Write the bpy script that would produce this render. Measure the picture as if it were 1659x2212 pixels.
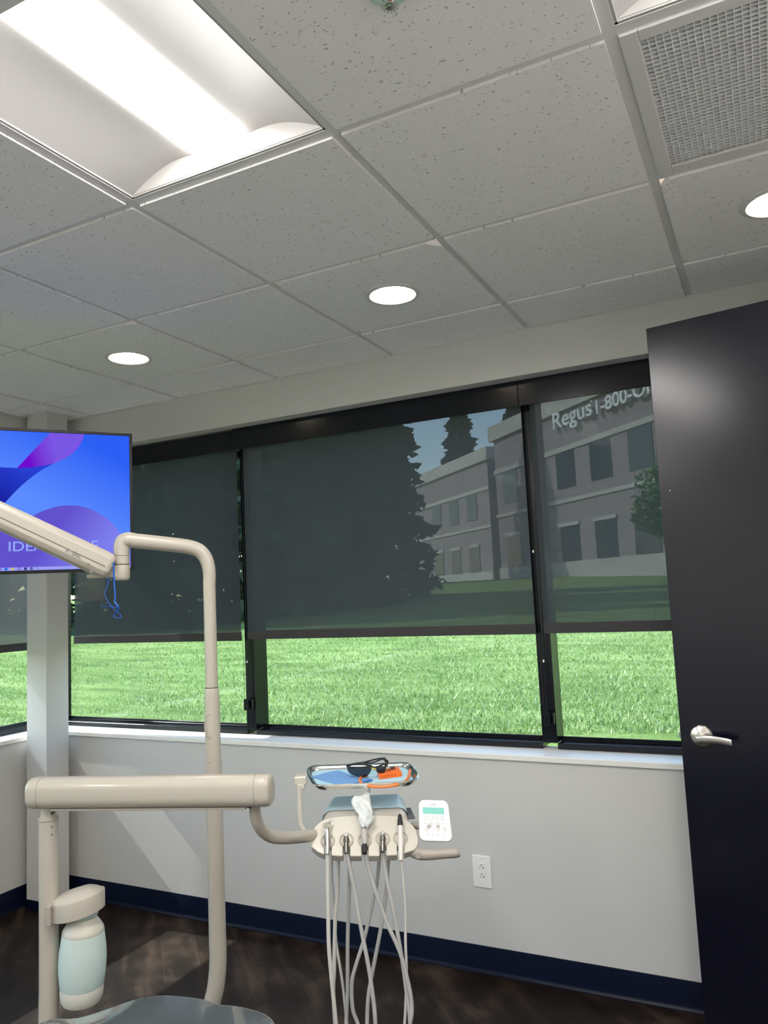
import bpy, bmesh, math, random
from mathutils import Vector, Matrix
rnd = random.Random(7)
S = bpy.context.scene
COL = S.collection
for o in list(bpy.data.objects): bpy.data.objects.remove(o)

# ------------------------------------------------------------------ camera
CAM = Vector((0.18757, -1.43417, 1.49163)); FPX = 1661.04
MR = Matrix(((0.8914532527, 0.0887836800, 0.4443293332), (0.4506704716, -0.0720560551, -0.8897775289), (-0.0469811045, 0.9934411825, -0.1042467876)))
cd = bpy.data.cameras.new('camera'); cam = bpy.data.objects.new('camera', cd); COL.objects.link(cam)
cam.matrix_world = Matrix.Translation(CAM) @ MR.to_4x4()
cd.sensor_fit = 'HORIZONTAL'; cd.sensor_width = 36; cd.lens = FPX / 1659 * 36; cd.clip_start = .02; cd.clip_end = 400
S.camera = cam
# ------------------------------------------------------------------ light
S.view_settings.view_transform = 'Standard'; S.view_settings.look = 'None'
S.view_settings.exposure = 0.0; S.view_settings.gamma = 1; S.view_settings.use_curve_mapping = False
W = bpy.data.worlds.new('sky'); S.world = W; W.use_nodes = True
nt = W.node_tree; nt.nodes.clear()
sky = nt.nodes.new('ShaderNodeTexSky'); sky.sky_type = 'NISHITA'; sky.sun_disc = False
sky.sun_elevation = math.radians(42); sky.sun_rotation = math.radians(-99); sky.air_density = 1.2; sky.dust_density = .8; sky.ozone_density = 1.5
bg = nt.nodes.new('ShaderNodeBackground'); bg.inputs[1].default_value = .70
wo = nt.nodes.new('ShaderNodeOutputWorld'); nt.links.new(sky.outputs[0], bg.inputs[0]); nt.links.new(bg.outputs[0], wo.inputs[0])
SUN_DIR = Vector((1, .078, -.91)).normalized()
sl = bpy.data.lights.new('sun', 'SUN'); sl.energy = 9.5; sl.angle = math.radians(.55); sl.color = (1, .96, .9)
so = bpy.data.objects.new('sun', sl); COL.objects.link(so); so.rotation_euler = SUN_DIR.to_track_quat('-Z', 'Y').to_euler()
LENS_EMIT = 42.5; DOWN_EMIT = 85.0

# ------------------------------------------------------------------ survey helpers: photo bearing + real distance -> point in the room
RIGHT = Vector((.8949, .4463, 0)); FWD = Vector((-.4463, .8949, 0)); UP = Vector((0, 0, 1))
def ray(x, y): return MR @ Vector(((x - 829.5) / FPX, -(y - 1106) / FPX, -1))
def D(x, y, d):
    v = ray(x, y); return CAM + v * (d / v.dot(FWD))
def onp(x, y, p0, n):
    v = ray(x, y); return CAM + v * ((p0 - CAM).dot(n) / v.dot(n))
T = .6096; H = 2.5337; YW = 1.545; XL = -3.36; XR = .86; YB = -3.4

# ------------------------------------------------------------------ materials
def srgb(r, g, b):
    f = lambda c: (c / 255 / 12.92) if c / 255 <= .04045 else ((c / 255 + .055) / 1.055) ** 2.4
    return (f(r), f(g), f(b), 1)
class N:
    def __init__(s, name):
        s.m = bpy.data.materials.new(name); s.m.use_nodes = True; s.t = s.m.node_tree; s.t.nodes.clear()
        s.out = s.n('ShaderNodeOutputMaterial')
    def n(s, typ, ins=None, **kw):
        x = s.t.nodes.new(typ)
        for k, v in kw.items(): setattr(x, k, v)
        for k, v in (ins or {}).items(): s.set(x, k, v)
        return x
    def set(s, x, k, v):
        if isinstance(v, bpy.types.NodeSocket): s.t.links.new(v, x.inputs[k])
        elif isinstance(v, bpy.types.Node): s.t.links.new(v.outputs[0], x.inputs[k])
        else: x.inputs[k].default_value = v
    def ramp(s, fac, stops):
        lo, hi = stops[0][0], stops[-1][0]
        mr = s.n('ShaderNodeMapRange', {0: fac, 1: float(lo), 2: float(hi), 3: 0.0, 4: 1.0})
        r = s.n('ShaderNodeValToRGB', {0: mr.outputs[0]}); e = r.color_ramp.elements
        for p, c in stops[1:-1]: e.new((p - lo) / (hi - lo)).color = c if len(c) == 4 else (*c, 1)
        for k, (p, c) in ((0, stops[0]), (len(e) - 1, stops[-1])): e[k].color = c if len(c) == 4 else (*c, 1)
        return r
    def done(s, sh): s.t.links.new(sh.outputs[0], s.out.inputs[0]); return s.m
def c4(c): return (*c, 1) if len(c) == 3 else c
def pbr(name, col, rough=.5, metal=0, bump=0, bscale=60, coat=0, var=0, spec=.5, trans=0, ior=1.45, sss=0, alpha=1):
    k = N(name); b = k.n('ShaderNodeBsdfPrincipled', {'Base Color': c4(col), 'Roughness': rough, 'Metallic': metal, 'Coat Weight': coat, 'Specular IOR Level': spec, 'Transmission Weight': trans, 'IOR': ior, 'Coat Roughness': .06})
    if bump or var:
        tc = k.n('ShaderNodeTexCoord'); no = k.n('ShaderNodeTexNoise', {'Vector': tc.outputs['Object'], 'Scale': bscale, 'Detail': 3.0})
        if bump: k.set(b, 'Normal', k.n('ShaderNodeBump', {'Height': no.outputs[0], 'Strength': bump, 'Distance': .001}))
        if var:
            c = c4(col); k.set(b, 'Base Color', k.ramp(no.outputs[0], [(.3, tuple(x * (1 - var) for x in c[:3])), (.7, tuple(min(1, x * (1 + var)) for x in c[:3]))]))
    return k.done(b)
def emit(name, col, st=1):
    k = N(name); return k.done(k.n('ShaderNodeEmission', {0: c4(col), 1: st}))

M = {}
M['cream'] = pbr('cream_plastic', (.435, .40, .345), .32, coat=.25)
M['cream_light'] = pbr('cream_plastic_head', (.56, .53, .47), .32, coat=.25)
M['cream_dark'] = pbr('warm_grey_plastic', (.36, .325, .285), .4)
M['seam'] = pbr('seam_grey', (.08, .075, .07), .6)
M['wall'] = pbr('grey_wall_paint', (.595, .588, .568), .6, bump=.12, bscale=260)
M['white'] = pbr('white_paint', (.80, .79, .76), .35, bump=.03, bscale=120)
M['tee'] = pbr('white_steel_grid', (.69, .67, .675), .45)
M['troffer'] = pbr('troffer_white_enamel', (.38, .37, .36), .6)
M['blackal'] = pbr('black_anodised_aluminium', (.004, .0055, .009), .19, spec=.42)
M['blackmat'] = pbr('black_rubber', (.01, .01, .012), .5)
M['base'] = pbr('navy_vinyl_base', (.002, .0055, .020), .36, spec=.22)
M['chrome'] = pbr('satin_nickel', (.55, .53, .50), .28, metal=1, bump=.05, bscale=300)
M['steel'] = pbr('polished_steel', (.85, .84, .80), .22, metal=1)
M['darksteel'] = pbr('dark_steel', (.20, .19, .17), .3, metal=1)
M['hose'] = pbr('grey_silicone_hose', (.46, .45, .44), .45)
M['hosew'] = pbr('pale_silicone_hose', (.60, .575, .54), .4)
M['whitep'] = pbr('white_plastic', (.82, .81, .79), .3)
M['greyrib'] = pbr('grey_rubber_ribs', (.12, .12, .12), .6)
M['led'] = emit('led_lens', (1, .965, .925), LENS_EMIT)
M['ledd'] = emit('downlight_lens', (1, .86, .68), DOWN_EMIT)
M['downcone'] = pbr('downlight_reflector', (.30, .29, .27), .55)
M['orange'] = pbr('orange_plastic', (.85, .16, .02), .4)
M['orange2'] = pbr('orange_rubber', (.85, .24, .07), .45)
M['blueliner'] = pbr('pale_blue_paper', (.42, .66, .80), .8)
M['bluepap'] = pbr('blue_paper_mask', (.16, .34, .66), .85, bump=.4, bscale=90)
M['bluedk'] = pbr('blue_fold', (.06, .18, .50), .8)
M['blueband'] = pbr('blue_rubber_band', (.01, .09, .42), .45)
k = N('smoked_lens'); M['smoke'] = k.done(k.n('ShaderNodeMixShader', {0: .66, 1: k.n('ShaderNodeBsdfPrincipled', {'Base Color': (.02, .026, .032, 1), 'Roughness': .1}), 2: k.n('ShaderNodeBsdfTransparent', {0: (.34, .40, .46, 1)})}))
M['frame'] = pbr('black_glasses_frame', (.012, .012, .012), .3)
M['gold'] = pbr('yellow_nose_pad', (.55, .38, .05), .5)
M['vinyl'] = pbr('grey_upholstery', (.075, .086, .092), .12, coat=1.0, bump=.35, bscale=6)
M['letter'] = pbr('white_sign_letters', (.85, .88, .9), .5)
M['logo'] = pbr('grey_logo_ink', (.20, .20, .19), .5)
M['lcd'] = emit('lcd_backlight', srgb(165, 240, 222), .95)
M['btn'] = pbr('button_grey', (.62, .61, .60), .5)
M['btnd'] = pbr('button_dark_grey', (.36, .36, .36), .5)
M['conc'] = pbr('pale_concrete', (.50, .49, .46), .8, var=.12, bscale=2)
M['wing'] = pbr('dark_window_glass', (.03, .045, .055), .15)
M['bark'] = pbr('bark', (.10, .07, .05), .9, var=.3, bscale=6)
M['needle'] = pbr('evergreen_needles', (.028, .060, .028), .7, var=.35, bscale=1.3)
M['needle2'] = pbr('dark_evergreen_needles', (.022, .045, .022), .7, var=.3, bscale=1.1)
M['leaf'] = pbr('bright_green_leaves', (.10, .24, .03), .6, var=.4, bscale=2)
M['bottlecap'] = pbr('cream_bottle_collar', (.50, .48, .42), .4)
M['dark'] = pbr('dark_void', (.01, .01, .01), .9)

def tile_mat():
    k = N('fissured_ceiling_tile'); tc = k.n('ShaderNodeTexCoord')
    oi = k.n('ShaderNodeObjectInfo'); rv = k.n('ShaderNodeVectorMath', {0: tc.outputs['Object'], 1: oi.outputs['Location']}, operation='ADD')
    def pits(scale, dens, r0, seed, strch):
        mp = k.n('ShaderNodeMapping', {'Vector': rv.outputs[0], 'Scale': strch, 'Rotation': (0, 0, seed), 'Location': (seed * 3, seed, 0)})
        nz = k.n('ShaderNodeTexNoise', {'Vector': mp.outputs[0], 'Scale': scale * 1.7, 'Detail': 2.0})
        mx = k.n('ShaderNodeMixRGB', {0: .012, 1: mp.outputs[0], 2: nz.outputs[1]}, blend_type='ADD')
        vo = k.n('ShaderNodeTexVoronoi', {'Vector': mx.outputs[0], 'Scale': scale}, voronoi_dimensions='3D')
        sep = k.n('ShaderNodeSeparateColor', {0: vo.outputs['Color']})
        rad = k.n('ShaderNodeMath', {0: sep.outputs[0], 1: r0}, operation='MULTIPLY')
        on = k.n('ShaderNodeMath', {0: sep.outputs[1], 1: dens}, operation='LESS_THAN')
        lt = k.n('ShaderNodeMath', {0: vo.outputs['Distance'], 1: rad.outputs[0]}, operation='LESS_THAN')
        return k.n('ShaderNodeMath', {0: on.outputs[0], 1: lt.outputs[0]}, operation='MULTIPLY')
    a = pits(90, .64, .25, .6, (1, 1, 0)); b = pits(120, .22, .30, 1.9, (.6, 1.3, 0)); c = pits(75, .20, .22, 1.2, (.5, 1.4, 0))
    s1 = k.n('ShaderNodeMath', {0: a.outputs[0], 1: b.outputs[0]}, operation='MAXIMUM'); s2 = k.n('ShaderNodeMath', {0: s1.outputs[0], 1: c.outputs[0]}, operation='MAXIMUM')
    fine = k.n('ShaderNodeTexNoise', {'Vector': tc.outputs['Object'], 'Scale': 240.0, 'Detail': 3.0})
    base = k.ramp(fine.outputs[0], [(.3, (.86, .825, .84)), (.7, (.90, .865, .88))])
    col = k.n('ShaderNodeMixRGB', {0: s2.outputs[0], 1: base.outputs[0], 2: (.48, .45, .42, 1)})
    inv = k.n('ShaderNodeMath', {0: 1.0, 1: s2.outputs[0]}, operation='SUBTRACT')
    bp = k.n('ShaderNodeBump', {'Height': inv.outputs[0], 'Strength': .5, 'Distance': .002})
    return k.done(k.n('ShaderNodeBsdfPrincipled', {'Base Color': col.outputs[0], 'Roughness': .9, 'Specular IOR Level': .2, 'Normal': bp.outputs[0]}))
M['tile'] = tile_mat()

def floor_mat():
    k = N('dark_wood_planks'); tc = k.n('ShaderNodeTexCoord')
    mp = k.n('ShaderNodeMapping', {'Vector': tc.outputs['Object'], 'Rotation': (0, 0, math.radians(45))})
    br = k.n('ShaderNodeTexBrick', {'Vector': mp.outputs[0], 'Color1': (.2, .2, .2, 1), 'Color2': (.8, .8, .8, 1), 'Mortar': (0, 0, 0, 1), 'Scale': 1.0, 'Mortar Size': .0012, 'Mortar Smooth': .2, 'Bias': 0.0, 'Brick Width': 1.1, 'Row Height': .155}, offset=.37)
    st = k.n('ShaderNodeMapping', {'Vector': mp.outputs[0], 'Scale': (1.3, 7, 1)})
    n1 = k.n('ShaderNodeTexNoise', {'Vector': st.outputs[0], 'Scale': 2.0, 'Detail': 6.0, 'Roughness': .55, 'Distortion': .4})
    n2 = k.n('ShaderNodeTexNoise', {'Vector': mp.outputs[0], 'Scale': 5.5, 'Detail': 4.0})
    a = k.n('ShaderNodeMath', {0: n1.outputs[0], 1: n2.outputs[0]}, operation='ADD')
    bb = k.n('ShaderNodeMath', {0: br.outputs[0], 1: .28}, operation='MULTIPLY')
    c = k.n('ShaderNodeMath', {0: a.outputs[0], 1: bb.outputs[0]}, operation='ADD')
    col = k.ramp(c.outputs[0], [(.85, (.0045, .0028, .0022)), (1.14, (.0135, .0083, .006)), (1.46, (.056, .038, .029))])
    m2 = k.n('ShaderNodeMixRGB', {0: br.outputs['Fac'], 1: col.outputs[0], 2: (.008, .005, .004, 1)})
    bp = k.n('ShaderNodeBump', {'Height': n1.outputs[0], 'Strength': .08, 'Distance': .0005})
    return k.done(k.n('ShaderNodeBsdfPrincipled', {'Base Color': m2.outputs[0], 'Roughness': .5, 'Specular IOR Level': .18, 'Normal': bp.outputs[0]}))
M['floor'] = floor_mat()

def glass_mat():
    k = N('tinted_window_glass'); g = k.n('ShaderNodeNewGeometry'); io = k.n('ShaderNodeMix', {0: g.outputs['Backfacing'], 2: 1.4, 3: 1 / 1.4}); fr = k.n('ShaderNodeFresnel', {0: io.outputs[0]})
    return k.done(k.n('ShaderNodeMixShader', {0: fr.outputs[0], 1: k.n('ShaderNodeBsdfTransparent', {0: (.91, .945, .93, 1)}), 2: k.n('ShaderNodeBsdfGlossy', {0: (1, 1, 1, 1), 1: 0.0})}))
M['glass'] = glass_mat()
def mesh_mat(name, tr, col):
    k = N(name); df = k.n('ShaderNodeMixShader', {0: .30, 1: k.n('ShaderNodeBsdfDiffuse', {0: c4(col)}), 2: k.n('ShaderNodeBsdfTranslucent', {0: (.11, .12, .13, 1)})})
    return k.done(k.n('ShaderNodeMixShader', {0: tr, 1: df, 2: k.n('ShaderNodeBsdfTransparent', {0: (1, 1, 1, 1)})}))
M['fabric'] = mesh_mat('charcoal_solar_mesh', .095, (.052, .056, .066))
M['hem'] = pbr('charcoal_hem', (.045, .043, .047), .8)
def cover_mat():
    k = N('pale_blue_translucent_cover')
    return k.done(k.n('ShaderNodeBsdfPrincipled', {'Base Color': (.62, .80, .88, 1), 'Roughness': .32, 'Coat Weight': .15}))
M['cover'] = cover_mat()
def bottle_mat():
    k = N('frosted_bottle'); d = k.n('ShaderNodeBsdfPrincipled', {'Base Color': (.74, .86, .84, 1), 'Roughness': .35}); t = k.n('ShaderNodeBsdfTranslucent', {0: (.75, .86, .84, 1)})
    return k.done(k.n('ShaderNodeMixShader', {0: .4, 1: d, 2: t}))
M['bottle'] = bottle_mat()
def door_mat():
    k = N('near_black_navy_door_paint'); tc = k.n('ShaderNodeTexCoord'); no = k.n('ShaderNodeTexNoise', {'Vector': tc.outputs['Object'], 'Scale': 170.0, 'Detail': 2.0})
    bp = k.n('ShaderNodeBump', {'Height': no.outputs[0], 'Strength': .10, 'Distance': .0008})
    return k.done(k.n('ShaderNodeBsdfPrincipled', {'Base Color': (.0025, .003, .010, 1), 'Roughness': .22, 'Specular IOR Level': .50, 'Normal': bp.outputs[0]}))
M['door'] = door_mat()
def lawn_mat():
    k = N('mown_lawn'); tc = k.n('ShaderNodeTexCoord')
    mp = k.n('ShaderNodeMapping', {'Vector': tc.outputs['Object'], 'Scale': (1, 3.2, 1), 'Rotation': (0, 0, .15)})
    a = k.n('ShaderNodeTexNoise', {'Vector': tc.outputs['Object'], 'Scale': 30.0, 'Detail': 6.0, 'Roughness': .8})
    b = k.n('ShaderNodeTexNoise', {'Vector': mp.outputs[0], 'Scale': .9, 'Detail': 4.0})
    s = k.n('ShaderNodeMath', {0: a.outputs[0], 1: k.n('ShaderNodeMath', {0: b.outputs[0], 1: .9}, operation='MULTIPLY').outputs[0]}, operation='ADD')
    c = k.ramp(s.outputs[0], [(.66, (.08, .145, .035)), (.92, (.165, .27, .07)), (1.2, (.33, .44, .16))])
    bp = k.n('ShaderNodeBump', {'Height': a.outputs[0], 'Strength': .8, 'Distance': .03})
    return k.done(k.n('ShaderNodeBsdfPrincipled', {'Base Color': c.outputs[0], 'Roughness': .85, 'Specular IOR Level': .15, 'Normal': bp.outputs[0]}))
M['lawn'] = lawn_mat()
def blade_mat():
    k = N('grass_blades'); g = k.n('ShaderNodeNewGeometry')
    c = k.ramp(g.outputs['Random Per Island'], [(0, (.12, .21, .045)), (.6, (.21, .34, .10)), (1, (.56, .66, .38))])
    d = k.n('ShaderNodeBsdfPrincipled', {'Base Color': c.outputs[0], 'Roughness': .5}); t = k.n('ShaderNodeBsdfTranslucent', {0: c.outputs[0]})
    return k.done(k.n('ShaderNodeMixShader', {0: .35, 1: d, 2: t}))
M['blade'] = blade_mat()
def brick_mat():
    k = N('taupe_brick'); tc = k.n('ShaderNodeTexCoord'); no = k.n('ShaderNodeTexNoise', {'Vector': tc.outputs['Object'], 'Scale': 6.0, 'Detail': 6.0})
    c = k.ramp(no.outputs[0], [(.35, (.26, .22, .235)), (.65, (.33, .28, .29))])
    return k.done(k.n('ShaderNodeBsdfPrincipled', {'Base Color': c.outputs[0], 'Roughness': .9}))
M['brick'] = brick_mat()
def grad_emit(name, p0, p1, ca, cb, st=1.0):
    """screen picture element: colour runs from ca at p0 to cb at p1 across the display"""
    k = N(name); g = k.n('ShaderNodeNewGeometry'); d = p1 - p0
    s = k.n('ShaderNodeVectorMath', {0: g.outputs['Position'], 1: tuple(p0)}, operation='SUBTRACT')
    t = k.n('ShaderNodeVectorMath', {0: s.outputs[0], 1: tuple(d / d.length_squared)}, operation='DOT_PRODUCT')
    c = k.ramp(t.outputs['Value'], [(0, srgb(*ca)), (1, srgb(*cb))])
    return k.done(k.n('ShaderNodeEmission', {0: c.outputs[0], 1: st}))

# ------------------------------------------------------------------ geometry: every maker returns (verts, faces)
def box(x0, x1, y0, y1, z0, z1):
    v = [Vector((x, y, z)) for z in (z0, z1) for y in (y0, y1) for x in (x0, x1)]
    return v, [(0, 2, 3, 1), (4, 5, 7, 6), (0, 1, 5, 4), (2, 6, 7, 3), (0, 4, 6, 2), (1, 3, 7, 5)]
def obox(c, ex, ey, ez, hx, hy, hz):
    v, f = box(-hx, hx, -hy, hy, -hz, hz); return [c + ex * p.x + ey * p.y + ez * p.z for p in v], f
def perp(a):
    a = a.normalized(); b = a.cross(Vector((0, 0, 1)))
    if b.length < .1: b = a.cross(Vector((1, 0, 0)))
    b.normalize(); return b, a.cross(b).normalized()
def smooth_path(P, n=8):
    P = [Vector(p) for p in P]; out = []
    for i in range(len(P) - 1):
        p0 = P[i - 1] if i else P[i] * 2 - P[i + 1]; p1, p2 = P[i], P[i + 1]; p3 = P[i + 2] if i + 2 < len(P) else p2 * 2 - p1
        for j in range(n):
            t = j / n; out.append(.5 * ((2 * p1) + (p2 - p0) * t + (2 * p0 - 5 * p1 + 4 * p2 - p3) * t * t + (3 * p1 - p0 - 3 * p2 + p3) * t ** 3))
    out.append(P[-1]); return out
def tube(P, r, n=16, sm=0, flat=1.0, cap=True):
    P = [Vector(p) for p in P]; R = r if isinstance(r, (list, tuple)) else [r] * len(P)
    if sm:
        Q = smooth_path(P, sm); m = len(Q) - 1; R = [R[min(len(R) - 1, int(i / sm))] * (1 - (i % sm) / sm) + R[min(len(R) - 1, int(i / sm) + 1)] * ((i % sm) / sm) for i in range(m + 1)]; P = Q
    V, F = [], []; b = None
    for i, p in enumerate(P):
        t = (P[min(i + 1, len(P) - 1)] - P[max(i - 1, 0)]).normalized()
        if b is None: b, c = perp(t)
        else:
            b = (b - t * b.dot(t)).normalized(); c = t.cross(b)
        for k in range(n):
            a = 2 * math.pi * k / n; V.append(p + (b * math.cos(a) + c * math.sin(a) * flat) * R[i])
    for i in range(len(P) - 1):
        for k in range(n):
            F.append((i * n + k, i * n + (k + 1) % n, (i + 1) * n + (k + 1) % n, (i + 1) * n + k))
    if cap: F.append(tuple(range(n - 1, -1, -1))); F.append(tuple((len(P) - 1) * n + k for k in range(n)))
    return V, F
def cyl(a, b, r0, r1=None, n=24):
    return tube([a, b], [r0, r0 if r1 is None else r1], n)
def lathe(prof, o, ax=UP, n=32, cap=True):
    o = Vector(o); ax = Vector(ax).normalized(); b, c = perp(ax); V, F = [], []
    for r, h in prof:
        for k in range(n):
            a = 2 * math.pi * k / n; V.append(o + ax * h + (b * math.cos(a) + c * math.sin(a)) * r)
    for i in range(len(prof) - 1):
        for k in range(n): F.append((i * n + k, i * n + (k + 1) % n, (i + 1) * n + (k + 1) % n, (i + 1) * n + k))
    if cap:
        F.append(tuple(range(n - 1, -1, -1))); F.append(tuple((len(prof) - 1) * n + k for k in range(n)))
    return V, F
def prism(pts, dv):
    n = len(pts); pts = [Vector(p) for p in pts]; V = pts + [p + dv for p in pts]
    return V, [tuple(range(n)), tuple(range(2 * n - 1, n - 1, -1))] + [(i, i + n, (i + 1) % n + n, (i + 1) % n) for i in range(n)]
def ball(c, r, sc=(1, 1, 1), n=14):
    V, F = [], []; c = Vector(c)
    for i in range(n + 1):
        th = math.pi * i / n
        for k in range(2 * n):
            a = math.pi * k / n; V.append(c + Vector((math.sin(th) * math.cos(a) * sc[0], math.sin(th) * math.sin(a) * sc[1], math.cos(th) * sc[2])) * r)
    for i in range(n):
        for k in range(2 * n): F.append((i * 2 * n + k, (i + 1) * 2 * n + k, (i + 1) * 2 * n + (k + 1) % (2 * n), i * 2 * n + (k + 1) % (2 * n)))
    return V, F
def grid(fn, nu, nv):
    V = [Vector(fn(i / nu, j / nv)) for j in range(nv + 1) for i in range(nu + 1)]
    return V, [(j * (nu + 1) + i, j * (nu + 1) + i + 1, (j + 1) * (nu + 1) + i + 1, (j + 1) * (nu + 1) + i) for j in range(nv) for i in range(nu)]
def rrect(w, h, r, n=6):
    out = []
    for cx, cy, a0 in ((w / 2 - r, h / 2 - r, 0), (-w / 2 + r, h / 2 - r, 90), (-w / 2 + r, -h / 2 + r, 180), (w / 2 - r, -h / 2 + r, 270)):
        for i in range(n + 1):
            a = math.radians(a0 + 90 * i / n); out.append((cx + r * math.cos(a), cy + r * math.sin(a)))
    return out
def lift(p2, o, ex, ey): return [o + ex * a + ey * b for a, b in p2]
_fonts = {}
def text(body, o, ex, ey, width=None, height=None, depth=.001, bold=0, shear=0):
    """letters in the plane (ex, ey); o = left end of the baseline"""
    cu = bpy.data.curves.new('t', 'FONT'); cu.body = body; cu.size = 1; cu.extrude = 0; cu.offset = bold; cu.shear = shear; cu.resolution_u = 4
    ob = bpy.data.objects.new('t', cu); COL.objects.link(ob); bpy.context.view_layer.update()
    me = bpy.data.meshes.new_from_object(ob.evaluated_get(bpy.context.evaluated_depsgraph_get()))
    P = [v.co.copy() for v in me.vertices]; F = [tuple(p.vertices) for p in me.polygons]
    bpy.data.objects.remove(ob); bpy.data.curves.remove(cu); bpy.data.meshes.remove(me)
    x0 = min(p.x for p in P); x1 = max(p.x for p in P); y1 = max(p.y for p in P)
    sx = width / (x1 - x0) if width else height / y1; sy = height / y1 if height else sx
    ez = ex.cross(ey).normalized(); n = len(P)
    base = [o + ex * ((p.x - x0) * sx) + ey * (p.y * sy) for p in P]
    V = [b + ez * depth for b in base] + base
    cnt = {}
    for f in F:
        for i in range(len(f)):
            e = (f[i], f[(i + 1) % len(f)]); cnt[e] = 1
    side = [(a, b) for (a, b) in cnt if (b, a) not in cnt]
    return V, F + [(a, a + n, b + n, b) for a, b in side]

ORG = {}
def tag(o, label=None, cat=None, group=None, kind=None):
    if label: o['label'] = label
    if cat: o['category'] = cat
    if group: o['group'] = group
    if kind: o['kind'] = kind
    return o
def root(name, loc, label=None, cat=None, group=None, kind=None):
    o = bpy.data.objects.new(name, None); COL.objects.link(o); o.location = loc; o.empty_display_size = .05
    ORG[o.name] = Vector(loc); return tag(o, label, cat, group, kind)
def mk(name, geo, mat, parent=None, label=None, cat=None, group=None, kind=None, bev=0, seg=3, ang=35, org=None, sub=0, smooth=True):
    """one object = one mesh built of the (verts, faces) pieces given"""
    if isinstance(geo, tuple) and len(geo) == 2 and isinstance(geo[1], list): geo = [geo]
    if parent is not None: o0 = ORG[parent.name]
    elif org is not None: o0 = Vector(org)
    else:
        a = [p for g in geo for p in g[0]]
        o0 = Vector(((min(p.x for p in a) + max(p.x for p in a)) / 2, (min(p.y for p in a) + max(p.y for p in a)) / 2, min(p.z for p in a)))
    bm = bmesh.new()
    for V, F in geo:
        vs = [bm.verts.new(Vector(p) - o0) for p in V]
        for f in F:
            try: bm.faces.new([vs[i] for i in f])
            except ValueError: pass
    bmesh.ops.recalc_face_normals(bm, faces=bm.faces)
    if bev:
        es = [e for e in bm.edges if len(e.link_faces) == 2 and e.calc_face_angle(0) > math.radians(ang)]
        bmesh.ops.bevel(bm, geom=es, offset=bev, segments=seg, profile=.5, affect='EDGES', clamp_overlap=True)
    me = bpy.data.meshes.new(name); bm.to_mesh(me); bm.free()
    ob = bpy.data.objects.new(name, me); COL.objects.link(ob); me.materials.append(mat)
    if smooth:
        me.polygons.foreach_set('use_smooth', [True] * len(me.polygons)); me.set_sharp_from_angle(angle=math.radians(ang))
    if bev:
        wn = ob.modifiers.new('weighted_normals', 'WEIGHTED_NORMAL'); wn.keep_sharp = True; wn.weight = 90
    if sub:
        m = ob.modifiers.new('sub', 'SUBSURF'); m.levels = sub; m.render_levels = sub
    if parent is not None: ob.parent = parent; ORG[ob.name] = o0
    else: ob.location = o0; ORG[ob.name] = o0
    return tag(ob, label, cat, group, kind)

# ================================================================== THE ROOM
mk('floor', box(XL - .2, XR + .05, YB - .05, YW + .2, -.05, 0), M['floor'], kind='structure', org=(0, 0, 0))
SILL = .838; SOF = 2.340; YF = 1.675; XF = -3.50; YG = 1.75; XG = -3.57
mk('wall_back', [box(XL - .24, XR + .05, YW, YG + .05, 0, SILL - .022), box(XL - .24, XR + .05, YW, YG + .05, SOF, H + .1), box(.72, XR + .05, YW, YG + .05, 0, H + .1)], M['wall'], kind='structure')
mk('wall_left', [box(XG - .05, XL, YB, YW, 0, SILL - .022), box(XG - .05, XL, YB, YW, SOF, H + .1), box(XG - .05, XL, YB, -3.2, 0, H + .1)], M['wall'], kind='structure')
mk('wall_right', box(XR, XR + .1, YB, YW, 0, H + .1), M['white'], kind='structure')
mk('wall_front', box(XL - .24, XR + .1, YB - .1, YB, 0, H + .1), M['white'], kind='structure')
# corner column standing a hand's width off the walls
mk('wall_corner', box(-3.305, -3.157, 1.335, 1.472, .045, H + .01), M['wall'], kind='structure', bev=.002, seg=1)
mk('baseboard_corner', box(-3.309, -3.153, 1.331, 1.476, 0, .045), M['base'], kind='structure')
mk('trim_1', box(XL, -3.14, 1.318, YW, H - .008, H + .005), M['white'], kind='structure')
mk('trim_2', box(XL - .1, .72, YW - .012, YF + .06, SILL - .022, SILL), M['white'], kind='structure', bev=.003)
mk('trim_3', box(XF - .06, XL + .012, -3.2, YW - .013, SILL - .022, SILL), M['white'], kind='structure', bev=.003)
def cove(a, b, nrm):
    prof = [(0, 0), (.014, 0), (.014, .002), (.008, .007), (.005, .016), (.0045, .096), (.003, .1), (0, .1)]
    return prism([a + nrm * d + UP * z for d, z in prof], b - a)
mk('baseboard_back', cove(Vector((XL, YW, 0)), Vector((XR, YW, 0)), Vector((0, -1, 0))), M['base'], kind='structure')
mk('baseboard_left', cove(Vector((XL, YB, 0)), Vector((XL, YW, 0)), Vector((1, 0, 0))), M['base'], kind='structure')

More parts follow.
